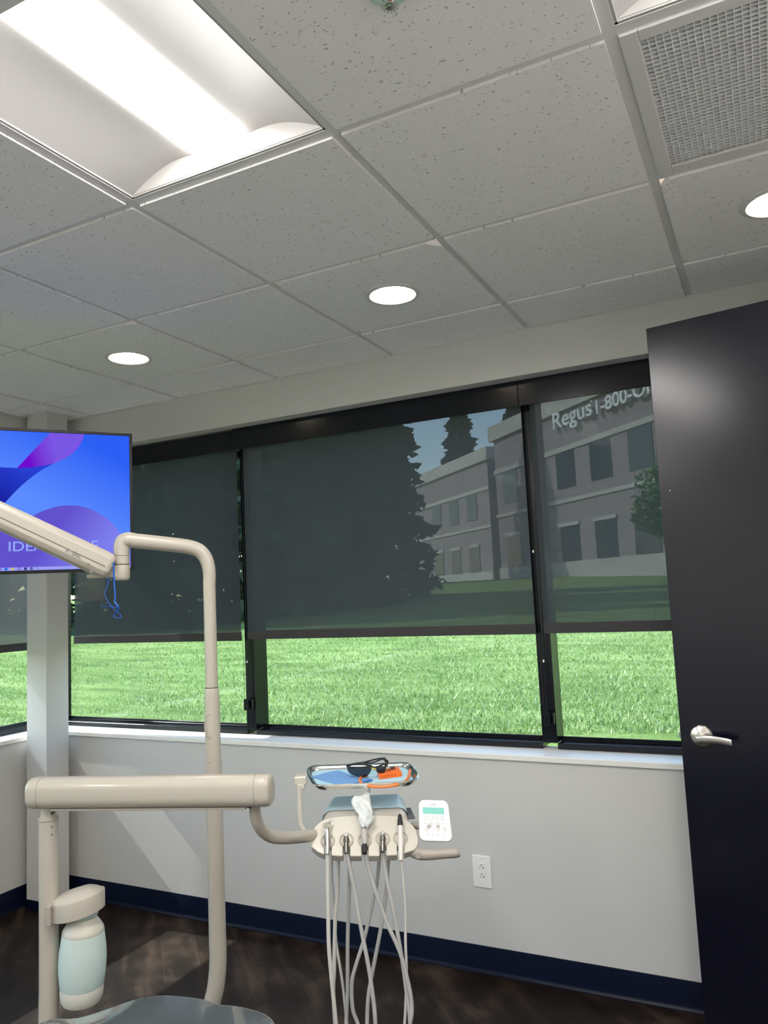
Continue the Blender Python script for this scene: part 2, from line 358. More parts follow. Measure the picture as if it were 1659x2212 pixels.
# ceiling: lay-in tiles on an exposed tee grid
ceil = root('ceiling', (0, 0, H), kind='structure')
DL = [(-2.154, .918), (-.913, .918), (.290, .912)]
YE = YW; ix0, ix1, iy0, iy1 = -6, 1, -6, 2
def tile(x0, x1, y0, y1, hole=None):
    z0, z1 = H - .007, H + .012
    if hole is None: return box(x0, x1, y0, y1, z0, z1)
    n = 48; hx, hy, r = hole; V = []
    for z in (z0, z1):
        for k in range(n):
            a = 2 * math.pi * (k + .5) / n; c, s = math.cos(a), math.sin(a)
            tx = ((x1 - hx) if c > 0 else (x0 - hx)) / c; ty = ((y1 - hy) if s > 0 else (y0 - hy)) / s
            t = min(tx, ty); V.append(Vector((hx + c * t, hy + s * t, z)))
        for k in range(n):
            a = 2 * math.pi * (k + .5) / n; V.append(Vector((hx + math.cos(a) * r, hy + math.sin(a) * r, z)))
    F = []
    for k in range(n):
        j = (k + 1) % n
        F += [(k, j, n + j, n + k), (2 * n + k, 3 * n + k, 3 * n + j, 2 * n + j), (k, 2 * n + k, 2 * n + j, j), (n + k, n + j, 3 * n + j, 3 * n + k)]
    return V, F
SKIP = {(-2, -1), (-2, -2), (0, -1), (0, -2), (0, 0), (-4, -4), (-4, -5), (0, -4), (0, -5)}
g = .0125
for i in range(ix0, ix1 + 1):
    for j in range(iy0, iy1 + 1):
        if (i, j) in SKIP: continue
        x0 = max(i * T + g, XL + .003); x1 = min((i + 1) * T - g, XR - .003); y0 = max(j * T + g, YB + .003); y1 = min((j + 1) * T - g, YE - .003)
        if x1 - x0 < .02 or y1 - y0 < .02: continue
        hole = None
        for hx, hy in DL:
            if x0 < hx < x1 and y0 < hy < y1: hole = (hx, hy, .082)
        mk('ceiling_tile', tile(x0, x1, y0, y1, hole), M['tile'], ceil, smooth=False)
tee = []
for i in range(ix0 + 1, ix1 + 1):
    if XL < i * T < XR: tee.append(box(i * T - .012, i * T + .012, YB, YE, H, H + .004))
for j in range(iy0 + 1, iy1 + 1):
    if YB < j * T < YE: tee.append(box(XL, XR, j * T - .012, j * T + .012, H + .0003, H + .0038))
mk('ceiling_grid', tee, M['tee'], ceil, smooth=False)
mk('wall_moulding', [box(XL, XR, YE - .022, YE, H + .0002, H + .004), box(XL, XL + .022, YB, YE, H + .0004, H + .0042)], M['tee'], ceil, smooth=False)
mk('deck', box(XL - .2, XR + .1, YB - .1, YG + .05, H + .16, H + .2), M['white'], ceil, smooth=False)

# troffers
def troffer(i, j0, label):
    x0, x1, y0, y1 = i * T + .0125, (i + 1) * T - .0125, j0 * T + .0125, (j0 + 2) * T - .0125
    r = root('troffer_light', ((x0 + x1) / 2, (y0 + y1) / 2, H), label, 'ceiling light', 'recessed two by four troffers')
    xc = (x0 + x1) / 2; w = (x1 - x0) / 2; z0 = H + .002
    fr = [box(x0, x1, y0, y0 + .006, z0, z0 + .012), box(x0, x1, y1 - .006, y1, z0, z0 + .012), box(x0, x0 + .006, y0, y1, z0, z0 + .012), box(x1 - .006, x1, y0, y1, z0, z0 + .012)]
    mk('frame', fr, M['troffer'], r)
    def arc(t):   # from outer edge to the lens
        return (w - .006 - t * (w - .006 - .086), z0 + .004 + .070 * (math.sin(math.pi * (.08 + .52 * t)) - math.sin(math.pi * .08)))
    for s in (-1, 1):
        prof = [arc(t / 14) for t in range(15)]
        V = [Vector((xc + s * a, y, z)) for y in (y0 + .006, y1 - .006) for a, z in prof]
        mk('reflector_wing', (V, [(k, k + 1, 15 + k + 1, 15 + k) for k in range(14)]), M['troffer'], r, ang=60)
    for y in (y0 + .0075, y1 - .0075):
        P = [Vector((xc + s * a, y, z)) for s, rng in ((-1, range(15)), (1, range(14, -1, -1))) for a, z in [arc(t / 14) for t in rng]]
        mk('end_plate', prism(P, Vector((0, .002 if y > (y0 + y1) / 2 else -.002, 0))), M['troffer'], r)
    zl = arc(1)[1]
    L = [(.086 * math.cos(a), (zl + .006) - .034 * math.sin(a)) for a in [math.pi * k / 12 for k in range(13)]]
    V = [Vector((xc + a, y, z)) for y in (y0 + .03, y1 - .03) for a, z in L]
    mk('lens', (V, [(k, k + 1, 14 + k, 13 + k) for k in range(12)] + [tuple(range(13)), tuple(range(25, 12, -1))]), M['led'], r, ang=60)
    return r
troffer(-2, -2, 'large lit troffer ceiling light at the upper left with a long glowing lens')
troffer(0, -2, 'white troffer ceiling light at the upper right above the air grille, only its corner showing')
troffer(-4, -5, 'added unseen troffer light behind the viewpoint on the chair side, brightening the room')  # out of view, added to raise the room's brightness
troffer(0, -5, 'added unseen troffer light behind the viewpoint on the door side, brightening the room')  # second added fixture, never in view, more fill for the room

# return air grille
r = root('ceiling_vent', (T / 2, T / 2, H), 'square white egg crate air grille in the ceiling at upper right', 'ceiling vent')
a0, a1 = .0135, T - .0135; b0, b1 = .048, T - .048
mk('frame', [box(a0, b0, a0, a1, H - .006, H + .006), box(b1, a1, a0, a1, H - .006, H + .006), box(b0, b1, a0, b0, H - .006, H + .006), box(b0, b1, b1, a1, H - .006, H + .006)], M['tee'], r, bev=.002, seg=1)
n = 37; st = (b1 - b0) / n; cr = []
for k in range(1, 38): cr.append(box(b0, b1, b0 + k * (b1 - b0) / 38 - .0009, b0 + k * (b1 - b0) / 38 + .0009, H - .0021, H + .0145))
M['crate'] = pbr('white_grille_plastic', (.82, .81, .83), .5)
for k in range(1, n):
    cr.append(box(b0 + k * st - .0009, b0 + k * st + .0009, b0, b1, H - .002, H + .0125))
mk('egg_crate', cr, M['crate'], r, smooth=False)
mk('plenum_box', [box(b0, b1, b0, b1, H + .06, H + .064), box(b0 - .003, b0, b0, b1, H + .007, H + .06), box(b1, b1 + .003, b0, b1, H + .007, H + .06), box(b0, b1, b0 - .003, b0, H + .007, H + .06), box(b0, b1, b1, b1 + .003, H + .007, H + .06)], pbr('grille_liner', (.30, .30, .32), .7), r, smooth=False)

# downlights
for (x, y), lab in zip(DL, ['round recessed downlight on the left, above the monitor', 'round recessed downlight in the middle, above the wide shade', 'round recessed downlight at the right edge, above the navy door']):
    r = root('recessed_downlight', (x, y, H), lab, 'ceiling light', 'round recessed downlights along the window')
    mk('trim_ring', lathe([(.079, -.010), (.082, -.0125), (.096, -.0095), (.098, -.0072), (.079, -.0071)], (x, y, H), n=48, cap=False), M['tee'], r)
    mk('reflector', lathe([(.0795, -.010), (.078, .0), (.071, .020), (.064, .032), (.060, .034)], (x, y, H), n=48, cap=False), M['downcone'], r)
    mk('lens', lathe([(.0625, .030), (.0625, .034)], (x, y, H), n=48), M['ledd'], r)

# sprinkler
_s = onp(842, 21, Vector((0, 0, H - .049)), UP); sx, sy = _s.x, _s.y
r = root('fire_sprinkler', (sx, sy, H - .007), 'fire sprinkler head with toothed deflector at the top edge of the ceiling', 'sprinkler')
mk('escutcheon', lathe([(.018, -.003), (.030, -.006), (.040, -.004), (.042, 0)], (sx, sy, H - .007), n=40, cap=False), pbr('pale_green_ring', (.55, .72, .68), .35), r)
mk('cup', lathe([(.019, -.002), (.019, .02), (.001, .02)], (sx, sy, H - .007), n=32, cap=False), M['dark'], r)
mk('body', lathe([(.008, .018), (.009, -.006), (.007, -.010), (.004, -.012)], (sx, sy, H - .007)), M['chrome'], r)
for s in (-1, 1): mk('frame_arm', tube([(sx + s * .009, sy, H - .014), (sx + s * .012, sy, H - .026), (sx + s * .003, sy, H - .038)], .0016, 8, 5), M['chrome'], r)
mk('glass_bulb', tube([(sx, sy, H - .014), (sx, sy, H - .036)], .0022, 10), pbr('red_bulb', (.35, .02, .01), .2), r)
df = [lathe([(.003, -.034), (.0095, -.036), (.0095, -.0372), (.003, -.0355)], (sx, sy, H - .006), n=24, cap=False)]
for k in range(14):
    a = 2 * math.pi * k / 14; e = Vector((math.cos(a), math.sin(a), 0)); df.append(obox(Vector((sx, sy, H - .0430)) + e * .0125, e, e.cross(UP), UP, .0035, .0016, .0006))
mk('deflector', df, M['chrome'], r)

# ================================================================== WINDOWS, SHADES
def win(idx, x0, x1, mull):
    r = root('window_%d' % idx, ((x0 + x1) / 2, YF, SILL), kind='structure')
    mk('sill_rail', [box(x0, x1, YF, YG + .03, SILL + .001, SILL + .024), box(x0, x1, YG - .012, YG - .004, SILL + .024, SILL + .040), box(x0, x1, YG - .022, YG - .016, SILL + .024, SILL + .032)], M['blackal'], r, bev=.0015, seg=1)
    mk('head_rail', box(x0, x1, YF, YG + .03, SOF - .06, SOF), M['blackal'], r)
    if mull: mk('mullion', [box(mull[0], mull[1], YF, YG + .03, SILL + .0245, SOF), box(mull[0] + .012, mull[1] - .012, YF - .0015, YF, SILL + .03, SOF)], M['blackal'], r)
    mk('glass_pane', box(x0, x1, YG, YG + .006, SILL + .02, SOF - .05), M['glass'], r, smooth=False)
win(1, -3.56, -2.165, (-3.56, -3.49)); win(2, -2.111, -.70, (-2.165, -2.111)); win(3, -.64, .72, (-.70, -.64))
r = root('window_4', (XF, -.2, SILL), kind='structure')
mk('sill_rail', [box(XG - .03, XF, -3.2, 1.66, SILL + .001, SILL + .024), box(XG + .004, XG + .012, -3.2, 1.66, SILL + .024, SILL + .04)], M['blackal'], r)
mk('head_rail', box(XG - .03, XF, -3.2, 1.66, SOF - .06, SOF), M['blackal'], r)
mk('mullion', box(XG - .03, XF, -.50, -.44, SILL + .024, SOF), M['blackal'], r)  # bay past this mullion is unseen, added without a shade for more daylight
mk('glass_pane', box(XG - .006, XG, -3.2, 1.72, SILL + .02, SOF - .05), M['glass'], r, smooth=False)

def chain_beads(x0, x1, y, z0, z1, xm0, xm1):
    geo = []; n = int((z1 - z0) / .0062)
    for k in range(n):
        t = k / n; z = z0 + (z1 - z0) * t
        for a, b in ((x0, xm0), (x1, xm1)):
            c = Vector((a + (b - a) * t, y, z)); rr = .0019
            geo.append(([c + Vector(d) * rr for d in ((1, 0, 0), (0, 1, 0), (-1, 0, 0), (0, -1, 0), (0, 0, 1), (0, 0, -1))], [(0, 1, 4), (1, 2, 4), (2, 3, 4), (3, 0, 4), (1, 0, 5), (2, 1, 5), (3, 2, 5), (0, 3, 5)]))
    for a, b in ((x0, xm0), (x1, xm1)): geo.append(tube([(a, y, z0), (b, y, z1)], .0007, 6))
    return geo
YS = 1.640
def shade(x0, x1, fx0, fx1, zb, label, chain=None, ftop=SOF, wavy=0):
    r = root('roller_shade', ((x0 + x1) / 2, YS, zb), label, 'window shade', 'charcoal roller shades on the long window wall')
    mk('cassette', [box(fx0, fx1, YS - .028, YS - .022, 2.231, ftop - .001), box(fx0, fx1, YS - .022, YF - .001, ftop - .012, ftop - .001)], M['blackal'], r, bev=.001, seg=1)
    mk('roller_tube', cyl((x0, YS + .018, 2.29), (x1, YS + .018, 2.29), .017), M['hem'], r)
    f = lambda u, v: (x0 + (x1 - x0) * u + wavy * (1 - u) * math.sin(v * 7) * .004, YS + .001 * math.sin(u * 9 + v * 3), zb + .04 + (2.27 - zb - .04) * v)
    mk('shade_fabric', grid(f, 16, 14), M['fabric'], r)
    mk('hem_bar', box(x0 - .001, x1 + .001, YS - .004, YS + .004, zb, zb + .041), M['hem'], r, bev=.002)
    if chain:
        a, b, zt, tx, ty = chain
        mk('bead_chain', chain_beads(a, b, YS - .002 if ty is None else ty, zt + .02, 2.24, a, b), M['blackmat'], r, smooth=False)
        mk('chain_tensioner', [box(tx - .012, tx + .010, YS - .008, YS + .016, zt - .026, zt + .026), box(tx + .010, tx + .022, YS + .012, YF - .0016, zt - .022, zt + .022)], M['blackal'], r, bev=.002)
        cc = [(a, 1.30 + .31), (b, 1.18)]
        for p, z in ((a, 1.63), (b, 1.19)): mk('chain_connector', cyl((p, YS - .004, z - .005), (p, YS - .004, z + .005), .0034, n=10), M['whitep'], r, label='tiny clear chain connector')
shade(-3.305, -2.158, -3.34, -2.166, 1.291, 'dark roller shade lowered behind the monitor and beside the corner column', ftop=SOF - .012, wavy=1)
shade(-2.119, -.689, -2.165, -.690, 1.297, 'widest roller shade in the middle of the window wall', chain=(-2.148, -2.126, .985, -2.138, None))
shade(-.653, .70, -.689, .72, 1.299, 'roller shade beside the navy door with the lettered building behind it', chain=(-.676, -.664, .962, -.664, None))
xs = -3.462
r = root('roller_shade', (xs, -.3, 1.272), 'roller shade on the left wall, cut by the left edge beyond the column', 'window shade')
mk('cassette', box(xs + .022, xs + .028, -.46, 1.5, 2.231, SOF - .001), M['blackal'], r)
mk('shade_fabric', grid(lambda u, v: (xs, -.45 + 1.94 * u, 1.31 + .96 * v), 10, 6), M['fabric'], r)
mk('hem_bar', box(xs - .004, xs + .004, -.45, 1.49, 1.272, 1.313), M['hem'], r, bev=.002)

# ================================================================== DOOR LEAF
d0 = Vector((-.118, 1.188, 0)); dx = Vector((.9860, -.1668, 0)); dn = Vector((-.1668, -.9860, 0)); DTOP = 2.322
r = root('door_1', tuple(d0), kind='structure')
mk('door_leaf', obox(d0 + dx * .457 + UP * (DTOP / 2 + .004) - dn * .0222, dx, dn, UP, .457, .0222, DTOP / 2 - .004), M['door'], r, bev=.0015, seg=2)
hz = 1.0; hc = onp(1516, 1590, d0, dn)
h = mk('door_handle', lathe([(.0335, 0), (.0335, .003), (.031, .0065), (.020, .010), (.013, .0115), (.0115, .030), (.012, .052), (.002, .053)], hc, dn, 40), M['chrome'], r, label='satin nickel lever handle')
c = hc + dn * .047
def lev(u):  # lever
    return c + dx * (.105 * u - .008) + UP * (.010 * math.sin(u * 2.2) - .012 * u - .002) + dn * (.004 * math.sin(u * 3.1))
P = [lev(k / 12) for k in range(13)]; V = []; F = []
for k, p in enumerate(P):
    hh = .0125 * (1 - .12 * (k / 12)); tt = .0065 if k not in (0, 12) else .004
    for q in range(14):
        a = 2 * math.pi * q / 14; V.append(p + UP * math.copysign(abs(math.cos(a)) ** .6, math.cos(a)) * hh + dn * math.copysign(abs(math.sin(a)) ** .6, math.sin(a)) * tt)
for k in range(12):
    for q in range(14): F.append((k * 14 + q, k * 14 + (q + 1) % 14, (k + 1) * 14 + (q + 1) % 14, (k + 1) * 14 + q))
F += [tuple(range(14)), tuple(range(12 * 14 + 13, 12 * 14 - 1, -1))]
mk('lever', (V, F), M['chrome'], h)
mk('latch_bolt', [obox(d0 - dx * .005 - dn * .022 + UP * 1.0, dx, dn, UP, .005, .006, .009)], M['chrome'], r)
mk('screw', cyl(onp(1447, 1060, d0, dn), onp(1447, 1060, d0, dn) + dn * .0006, .0018, n=10), M['whitep'], r, label='tiny pale fleck of paint')

# ================================================================== WALL OUTLET
oc = onp(1042, 1882, Vector((0, YW, 0)), Vector((0, -1, 0))); X = Vector((1, 0, 0)); Y = Vector((0, 1, 0))
r = root('wall_outlet', tuple(oc), 'white duplex wall outlet on the grey wall below the window sill', 'wall outlet')
mk('cover_plate', obox(oc - Y * .003, X, Y, UP, .0385, .003, .060), M['whitep'], r, bev=.002)
q = mk('receptacle', obox(oc - Y * .0065, X, Y, UP, .0165, .0015, .0335), M['whitep'], r, bev=.0008)
sl_ = []
for s in (.016, -.018):
    sl_ += [obox(oc + UP * s - X * .006 - Y * .0082, X, Y, UP, .0009, .0004, .0034), obox(oc + UP * s + X * .0062 - Y * .0082, X, Y, UP, .0009, .0004, .004), obox(oc + UP * s + X * .0085 - Y * .0082, X, Y, UP, .0028, .0004, .0009), cyl(oc + UP * (s + .0095) - Y * .0082, oc + UP * (s + .0095) - Y * .0076, .0024, n=12)]
mk('slot', sl_, M['dark'], q)
for s in (1, -1): mk('screw', cyl(oc + UP * .048 * s - Y * .0068, oc + UP * .048 * s - Y * .005, .0024, n=12), M['btn'], r)

# ================================================================== MONITOR
mTL = D(0, 925.5, 2.70); mTR = D(285, 934.5, 2.90); mx = Vector((mTR.x - mTL.x, mTR.y - mTL.y, 0)).normalized(); mn = UP.cross(mx).normalized()
if mn.dot(CAM - mTL) < 0: mn = -mn
top = (mTL.z + mTR.z) / 2; MH = .525; MWd = .93
mc = Vector((mTR.x, mTR.y, 0)) - mx * (MWd / 2) + UP * (top - MH / 2)
sp = mc + mn * .0
r = root('wall_monitor', tuple(mc - UP * MH / 2), 'large flat monitor showing a blue and purple desktop, hung from the ceiling', 'monitor')
r.name = 'ceiling_monitor'; ORG['ceiling_monitor'] = mc - UP * MH / 2
mk('housing', obox(mc - mn * .021, mx, mn, UP, MWd / 2, .02, MH / 2), M['blackmat'], r, bev=.006)
b = .011; bz = [obox(mc + UP * s * (MH / 2 - b / 2), mx, mn, UP, MWd / 2, .003, b / 2) for s in (1, -1)] + [obox(mc + mx * s * (MWd / 2 - b / 2), mx, mn, UP, b / 2, .003, MH / 2 - b) for s in (1, -1)]
mk('bezel', bz, pbr('glossy_black_bezel', (.008, .007, .012), .35, spec=.3), r, bev=.001, seg=1)
def S2(x, y): return onp(x, y, sp, mn)
sw, sh = MWd / 2 - b, MH / 2 - b
scr = mk('screen', lift([(-sw, -sh), (sw, -sh), (sw, sh), (-sw, sh)], mc + mn * .0004, mx, UP) and prism(lift([(-sw, -sh), (sw, -sh), (sw, sh), (-sw, sh)], mc - mn * .0002, mx, UP), mn * .0006), grad_emit('desktop_blue', S2(110, 1100), S2(190, 960), (92, 140, 255), (44, 96, 245)), r)
def clampS(p):   # keep picture parts inside the panel
    q = p - mc; a = max(-sw + .0005, min(sw - .0005, q.dot(mx))); c_ = max(-sh + .0005, min(sh - .0005, q.z)); return mc + mx * a + UP * c_
def pic(name, pts, mat, lay, sm=True):
    P = [clampS(S2(*p)) + mn * (.0004 + .00025 * lay) for p in pts]
    return mk(name, prism(P, mn * .0002), mat, scr, smooth=False)
def curve2(pts, n=8):
    return [(q.x, q.y) for q in smooth_path([Vector((a, b_, 0)) for a, b_ in pts], n)]
left = curve2([(-340, 940), (-180, 972), (-60, 1000), (0, 1009), (37, 1011)])
pic('blue_swoosh', left + curve2([(37, 1011), (75, 1009), (118, 1000)]) + curve2([(118, 1000), (80, 1022), (40, 1055), (0, 1098), (-60, 1165), (-170, 1235), (-340, 1290)]), grad_emit('swoosh_blue', S2(0, 1098), S2(60, 1000), (18, 24, 150), (42, 66, 215)), 1)
pic('purple_petal', [(108, 930)] + [(37, 1011)] + curve2([(37, 1011), (75, 1009), (118, 1000), (150, 984), (172, 962), (186, 930)]), grad_emit('petal_purple', S2(62, 985), S2(120, 972), (112, 12, 205), (122, 86, 228)), 2)
dome = curve2([(-330, 1260), (-180, 1225), (-60, 1180), (0, 1145), (55, 1122), (90, 1105), (120, 1095), (150, 1092), (180, 1095), (215, 1110), (245, 1133), (262, 1158), (290, 1215)])
pic('lavender_dome', [(-330, 1300)] + dome + [(290, 1300)], grad_emit('dome_lavender', S2(130, 1130), S2(225, 1190), (98, 82, 205), (126, 128, 240)), 3)
tb = S2(130, 1223); z1 = (tb - mc).z
mk('taskbar', obox(mc + UP * (-sh + (z1 + sh) / 2) + mn * .0016, mx, mn, UP, sw - .001, .0001, (z1 + sh) / 2 - .0005), emit('taskbar_tint', srgb(158, 160, 246)), scr)
for xi, co in ((-14, (60, 90, 200)), (0, (70, 90, 190)), (13, (20, 110, 215)), (27, (205, 190, 110)), (41, (120, 70, 150)), (55, (50, 60, 130)), (68, (90, 90, 160)), (81, (150, 150, 220))):
    P = S2(xi, 1227.5); P = mc + mx * (P - mc).dot(mx) + UP * (-sh + (z1 + sh) / 2) + mn * .0018
    mk('app_icon', lathe([(.0052, 0), (.0052, .0002)] if xi not in (41, 0) else [(.0052, 0), (.0052, .0002), (.0032, .0002), (.0032, 0)], P, mn, 20, cap=xi not in (41, 0)), emit('icon_%d' % (xi + 20), srgb(*co)), scr)
a_ = S2(19, 1191) + mn * .0016; bq = S2(212, 1187)
wtx = (bq - a_).dot(mx)
mk('lettering', text('IDEASPHERE', a_, mx, UP, width=wtx, height=(S2(30, 1170) - S2(30, 1191)).z, depth=.0002), emit('lettering_pale', srgb(150, 178, 252)), scr)
pt = mc + UP * (MH / 2) - mn * .05 - mx * (MWd / 2 - .30)
mk('ceiling_pole', [cyl(pt - UP * .2, Vector((pt.x, pt.y, H)), .019), cyl(Vector((pt.x, pt.y, H - .012)), Vector((pt.x, pt.y, H)), .07), cyl(pt + UP * .12, pt + UP * .15, .026)], M['blackmat'], r)
mk('mount_bracket', obox(mc - mn * .045, mx, mn, UP, .10, .012, .10), M['blackmat'], r, bev=.003)

# ================================================================== DENTAL DELIVERY UNIT
cr_ = M['cream']
dv = root('dental_delivery_unit', (D(108, 2150, 2.16).x, D(108, 2150, 2.16).y, 0), 'cream dental delivery unit with post, horizontal arm and instrument head', 'dental unit')
pT = D(107, 1768, 2.13); pB = D(103, 2150, 2.13); px_, py_ = pB.x, pB.y; px_, py_ = (pT.x + pB.x) / 2, (pT.y + pB.y) / 2
mk('post', tube([(px_, py_, pT.z), (px_, py_, .46), (px_ + .01, py_ - .02, .36), (px_ + .10, py_ - .12, .28), (px_ + .3, py_ - .25, .27)], .0245, 28, 6), cr_, dv)
mk('post_collar', lathe([(.0245, 0), (.0262, .002), (.0262, .006), (.0245, .008), (.021, .009)], (px_, py_, pT.z - .004), n=28), cr_, dv)
bz_ = D(110, 1742, 2.13).z
mk('post_neck', lathe([(.0215, 0), (.0165, bz_ - pT.z + .004)], (px_, py_, pT.z + .002), n=28), cr_, dv)
for yy in (1786, 1803):
    q = D(112, yy, 2.105); mk('screw_hole', cyl(q, q - FWD * .001, .0022, n=10), M['seam'], dv)
# horizontal arm
aL = D(66, 1712, 2.12); aR = D(588, 1706, 2.02); ax = aR - aL; aw = ax.length; ax.normalize(); ayv = UP.cross(ax).normalized(); azv = ax.cross(ayv).normalized(); ac = (aL + aR) / 2
def arm_body(t0, t1, hh, ww):
    pts = rrect(ww, hh, .028, 6); return prism([aL + ax * (aw * t0) + ayv * a + azv * b_ for a, b_ in pts], ax * (aw * (t1 - t0)))
f1, f2 = .055, .94
mk('parallel_arm', arm_body(f1, f2, .079, .066), cr_, dv)
for t0, t1, s in ((0, f1 - .002, -1), (f2 + .002, 1, 1)):
    pts = rrect(.067, .080, .029, 6); rings = []
    L_ = aw * (t1 - t0); base = aL + ax * (aw * (t1 if s < 0 else t0)); V = []; F = []; nn = len(pts); ks = [(0, 1), (.55, 1), (.8, .965), (.93, .88), (1, .72)]
    for k, sc in ks:
        V += [base + ax * (s * L_ * k) + ayv * a * sc + azv * b_ * sc for a, b_ in pts]
    for i in range(len(ks) - 1):
        for k in range(nn): F.append((i * nn + k, i * nn + (k + 1) % nn, (i + 1) * nn + (k + 1) % nn, (i + 1) * nn + k))
    F += [tuple(range(nn)), tuple(range(len(V) - 1, len(V) - nn - 1, -1))]
    mk('arm_end_cap', (V, F), cr_, dv, ang=50)
for ab in (arm_body(f1 - .002, f1, .077, .064), arm_body(f2, f2 + .002, .077, .064)): mk('arm_seam', ab, M['cream_dark'], dv)
mk('underside_rail', obox(aL + ax * aw * .5 - azv * .0415, ax, ayv, azv, aw * .40, .018, .003), M['cream_dark'], dv, bev=.001)
for tt in (tube([D(112, 1757, 2.11), D(120, 1748, 2.10), D(130, 1741, 2.10)], .0035, 8, 5), tube([D(530, 1738, 2.02), D(537, 1742, 2.02), D(543, 1745, 2.02)], .0035, 8, 5)): mk('cable_loop', tt, M['blackmat'], dv)
# tube from the arm down and across to the head
mk('lower_arm', tube([D(551, 1735, 2.05), D(551, 1752, 2.06), D(556, 1777, 2.07), D(570, 1797, 2.10), D(592, 1808, 2.13), D(630, 1809, 2.18), D(690, 1803, 2.30)], [.0145, .0150, .0155, .016, .0165, .0165, .0165], 24, 7), cr_, dv)
# head: front face slab (tilted), body behind
fB = D(787, 1846, 2.215); fT = D(787, 1762, 2.30); fe = (fT - fB).normalized(); fn = RIGHT.cross(fe).normalized()
if fn.dot(CAM - fB) < 0: fn = -fn
def FP(x, y, off=0): return onp(x, y, fB, fn) + fn * off
def notch(cx): return [(cx - 7, 1848), (cx - 7, 1824), (cx + 7, 1824), (cx + 7, 1848)]
out = curve2([(672, 1828), (670, 1812), (674, 1796), (684, 1782), (700, 1770), (725, 1764), (787, 1760), (850, 1762), (872, 1768), (889, 1780), (900, 1795), (904, 1812), (902, 1826), (893, 1836), (876, 1842)], 4)
bot = [(872, 1845)] + [(872, 1826), (858, 1826), (858, 1847)] + [(835, 1848)] + [(834, 1826), (820, 1826), (820, 1849)] + [(796, 1849), (795, 1826), (781, 1826), (781, 1849)] + [(756, 1849), (755, 1826), (741, 1826), (741, 1849)] + [(716, 1848), (715, 1826), (701, 1826), (701, 1846), (686, 1840)]
face = mk('instrument_face', prism([FP(*p) for p in out + bot], -fn * .030), M['cream_light'], dv, bev=.0035, seg=3, ang=50)
# body
def bodysec(t):
    y = .012 + .245 * t; w = .126 - .012 * t; 
    if t > .8: w -= .05 * ((t - .8) / .2) ** 2
    zt = fT.z - .002 + .012 * math.sin(min(1, t * 1.1) * math.pi) * .6 - (.02 * max(0, (t - .85) / .15) ** 2)
    return y, w, zt
V, F = [], []; base = Vector((fT.x, fT.y, 0)); nb = 13
for i in range(nb):
    t = i / (nb - 1); y, w, zt = bodysec(t); zb = fT.z - .070 + .02 * t
    if i == nb - 1: zb += .01
    for (a, b_) in rrect(2 * w, zt - zb, .026, 5): V.append(base + RIGHT * a + FWD * y + UP * ((zt + zb) / 2 + b_))
m_ = 24
for i in range(nb - 1):
    for k in range(m_): F.append((i * m_ + k, i * m_ + (k + 1) % m_, (i + 1) * m_ + (k + 1) % m_, (i + 1) * m_ + k))
F += [tuple(range(m_)), tuple(range(nb * m_ - 1, nb * m_ - m_ - 1, -1))]
mk('head_body', (V, F), M['cream_light'], dv, ang=55)
# pale blue cover film over the rear two thirds
V, F = [], []; i0 = 2
for i in range(i0, nb + 1):
    t = min(1, i / (nb - 1)); y, w, zt = bodysec(t); zb = fT.z - .070 + .02 * t; k2 = .0025 if i < nb else -.006
    if i == nb: y += .0035
    for (a, b_) in rrect(2 * (w + k2), zt - zb + 2 * k2, .027, 5): V.append(base + RIGHT * a + FWD * y + UP * ((zt + zb) / 2 + b_))
for i in range(nb - i0):
    for k in range(m_): F.append((i * m_ + k, i * m_ + (k + 1) % m_, (i + 1) * m_ + (k + 1) % m_, (i + 1) * m_ + k))
F.append(tuple((nb - i0) * m_ + k for k in range(m_)))
mk('cover', (V, F), M['cover'], dv, ang=60)
HX = [708, 748.5, 788, 827, 865]; HY = [1817, 1815, 1815, 1812, 1810]
for hx, hy in zip(HX, HY):
    c_ = FP(hx, hy)
    q = mk('instrument_holder', lathe([(.0205, -.001), (.0205, .0035), (.0185, .0060), (.0165, .0045), (.0145, .0008), (.010, .0006), (.002, .0005)], c_, fn, 36), M['cream_light'], dv)
    mk('holder_slot', prism([c_ + RIGHT * a + fe * b_ + fn * .0003 for a, b_ in ((-.0065, -.013), (.0065, -.013), (.0085, 0), (-.0085, 0))], fn * .0015), M['cream_dark'], q)
# handle with round button
mk('handle', tube([D(884, 1828, 2.28), D(892, 1838, 2.25), D(905, 1844, 2.23), D(925, 1846, 2.22), D(955, 1844, 2.22), D(985, 1842, 2.22), D(992, 1840, 2.22)], [.014, .0165, .0165, .0145, .0135, .0135, .010], 20, 5), M['cream_dark'], dv, label='greige positioning handle')
q = D(903, 1848, 2.20); mk('handle_button', lathe([(.0095, 0), (.0095, .004), (.008, .0052)], D(903, 1847, 2.215), -FWD, 28), M['cream_dark'], dv)
# ribbed valve on the right flank
rb = []
for k in range(5):
    q = D(877 + k * 2.0, 1748 + k * 4.6, 2.42 - .02 * k); rb.append(obox(q + RIGHT * .004, RIGHT, FWD, UP, .011, .008, .0024))
mk('ribbed_valve', rb, M['greyrib'], dv, bev=.001, label='dark grey ribbed valve')
